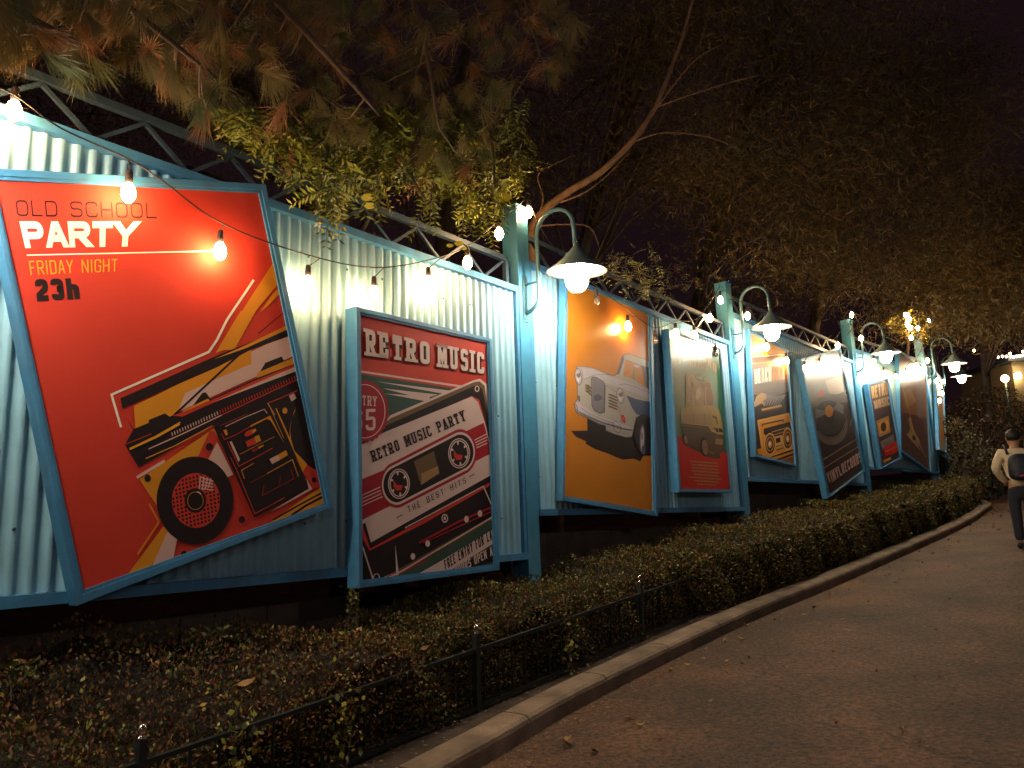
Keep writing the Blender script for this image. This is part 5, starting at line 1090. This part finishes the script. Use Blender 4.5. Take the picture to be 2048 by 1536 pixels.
# ------------------------------------------------------------------ person
def skin(name, verts, edges, mt, parent, sub=2):
    me = bpy.data.meshes.new(name); me.from_pydata([tuple(v[0]) for v in verts], edges, []); me.materials.append(mt); o = bpy.data.objects.new(name, me); link(o, parent)
    bm = bmesh.new(); bm.from_mesh(me); lay = bm.verts.layers.skin.verify()
    for i, v in enumerate(bm.verts):
        r = verts[i][1]; v[lay].radius = (r, r) if not hasattr(r, '__len__') else r; v[lay].use_root = (i == 0)
    bm.to_mesh(me); bm.free(); a = o.modifiers.new('s', 'SKIN'); a.use_smooth_shade = True; b_ = o.modifiers.new('u', 'SUBSURF'); b_.levels = sub; b_.render_levels = sub; return o
G0 = on_ground(2052, 1097); G0 = V((G0[0]+.05, G0[1], gz(G0[0]+.05, G0[1]))); fw = V((.50, .866, 0)); rt = V((.866, -.50, 0))
def Q(r, f, z): return G0+rt*r+fw*f+V((0, 0, z))
e = empty('person', tuple(G0), 'person in a pale long sleeved top and dark trousers walking away, seen from behind', 'person'); sk = mat('skin', (.42, .22, .14), .55); hair = mat('black_hair', (.012, .010, .011), .5, bump=.5, bscale=80)
shirt = mat('pale_cotton_top', (.66, .55, .38), .85, bump=1.0, bscale=18); jean = mat('dark_navy_trousers', (.018, .02, .035), .85, bump=.3, bscale=30); shoe = mat('dark_shoe', (.02, .018, .022), .6)
arm = lambda s_: ([(Q(s_*.19, 0, 1.42), .055), (Q(s_*.29, -.05, 1.20), .045), (Q(s_*.20, .10, 1.02), .034), (Q(s_*.15, .14, 1.00), .026)] if s_ < 0 else [(Q(.19, 0, 1.42), .055), (Q(.25, -.04, 1.16), .045), (Q(.23, .12, .95), .034), (Q(.22, .16, .90), .026)])
bv = [(Q(0, 0, .95), .12), (Q(0, 0, 1.15), .11), (Q(0, 0, 1.36), .12), (Q(0, 0, 1.46), .07), (Q(0, .01, 1.53), .052), (Q(0, .02, 1.60), .075), (Q(0, .02, 1.68), .088), (Q(0, .02, 1.73), .06), (Q(0, .12, 1.63), .015), (Q(-.085, .02, 1.62), .013), (Q(.085, .02, 1.62), .013)]
be = [(0, 1), (1, 2), (2, 3), (3, 4), (4, 5), (5, 6), (6, 7), (5, 8), (5, 9), (5, 10)]
for s_ in (-1, 1):
    k = len(bv); bv += arm(s_); be += [(2, k), (k, k+1), (k+1, k+2), (k+2, k+3)]; h0 = bv[k+3][0]
    pal = h0+fw*.05-V((0, 0, .02)); bv.append((pal, .022)); be.append((k+3, k+4))
    for j, (dx, L) in enumerate(((-.03, .05), (-.012, .065), (.006, .07), (.024, .06), (-.045, .03))):
        a_ = pal+rt*dx+fw*.03*(0 if j == 4 else 1); bv.append((a_, .008)); bv.append((a_+fw*L*.5-V((0, 0, L*.3)), .0075)); bv.append((a_+fw*L*.7-V((0, 0, L*.8)), .006)); q_ = len(bv)-3; be += [(k+4, q_), (q_, q_+1), (q_+1, q_+2)]
    k = len(bv); leg = [(Q(s_*.09, 0, .86), .085), (Q(s_*.10, .10 if s_ > 0 else -.02, .48), .06), (Q(s_*.10, .02 if s_ > 0 else -.05, .10), .042), (Q(s_*.11, .15 if s_ > 0 else .08, .05), .03)]; bv += leg; be += [(0, k), (k, k+1), (k+1, k+2), (k+2, k+3)]
skin('body', bv, be, sk, e)
sv = [(Q(0, 0, .86), (.172, .145)), (Q(0, 0, 1.15), (.165, .125)), (Q(0, 0, 1.34), (.18, .13)), (Q(0, 0, 1.45), .085), (Q(0, .005, 1.50), .06)]; se = [(0, 1), (1, 2), (2, 3), (3, 4)]
for s_ in (-1, 1): k = len(sv); a_ = arm(s_); sv += [(a_[0][0], .085), (a_[1][0], .066), (a_[2][0], .05), (a_[3][0], .04)]; se += [(2, k), (k, k+1), (k+1, k+2), (k+2, k+3)]
skin('top', sv, se, shirt, e)
tv = [(Q(0, 0, .95), (.15, .12)), (Q(0, 0, .88), (.15, .12))]; te = [(0, 1)]
for s_ in (-1, 1): k = len(tv); tv += [(Q(s_*.10, 0, .80), .098), (Q(s_*.10, .10 if s_ > 0 else -.01, .48), .078), (Q(s_*.10, .02 if s_ > 0 else -.05, .10), .066)]; te += [(1, k), (k, k+1), (k+1, k+2)]
skin('trousers', tv, te, jean, e)
for s_ in (-1, 1): f0 = .02 if s_ > 0 else -.05; skin('shoe', [(Q(s_*.10, f0-.03, .06), .045), (Q(s_*.105, f0+.08, .04), .042), (Q(s_*.11, f0+.18, .035), .034)], [(0, 1), (1, 2)], shoe, e)
skin('hair', [(Q(0, -.02, 1.585), .075), (Q(0, -.015, 1.66), .112), (Q(0, .0, 1.72), .108), (Q(0, .02, 1.765), .06)], [(0, 1), (1, 2), (2, 3)], hair, e)
bp_ = empty('backpack', tuple(Q(.02, -.2, 1.1)), 'dark navy backpack worn on the back of the walking person', 'backpack'); nav = mat('navy_nylon', (.012, .014, .035), .6, bump=.4, bscale=25)
o = skin('bag', [(Q(.03, -.19, .98), (.17, .12)), (Q(.03, -.20, 1.12), (.18, .13)), (Q(.03, -.18, 1.30), (.165, .11)), (Q(.03, -.16, 1.40), (.12, .07))], [(0, 1), (1, 2), (2, 3)], nav, bp_)
skin('front_pocket', [(Q(.03, -.32, 1.0), (.12, .04)), (Q(.03, -.33, 1.12), (.12, .04))], [(0, 1)], nav, bp_)
for s_ in (-1, 1): mb = MB(); mb.tube([Q(s_*.12+.01, -.14, 1.40), Q(s_*.13, -.03, 1.545), Q(s_*.135, .09, 1.50), Q(s_*.15, .15, 1.3), Q(s_*.16, .08, 1.1), Q(s_*.14, -.1, 1.02)], [.018]*6, 6); mb.build('strap', nav, bp_, smooth=True)
mb = MB(); mb.hexa([Q(.0, -.372, 1.05), Q(.05, -.372, 1.05), Q(.05, -.378, 1.05), Q(.0, -.378, 1.05)], [Q(.0, -.372, 1.065), Q(.05, -.372, 1.065), Q(.05, -.378, 1.065), Q(.0, -.378, 1.065)]); mb.build('red_tab', mat('red_tab', (.6, .03, .02), .6), bp_)
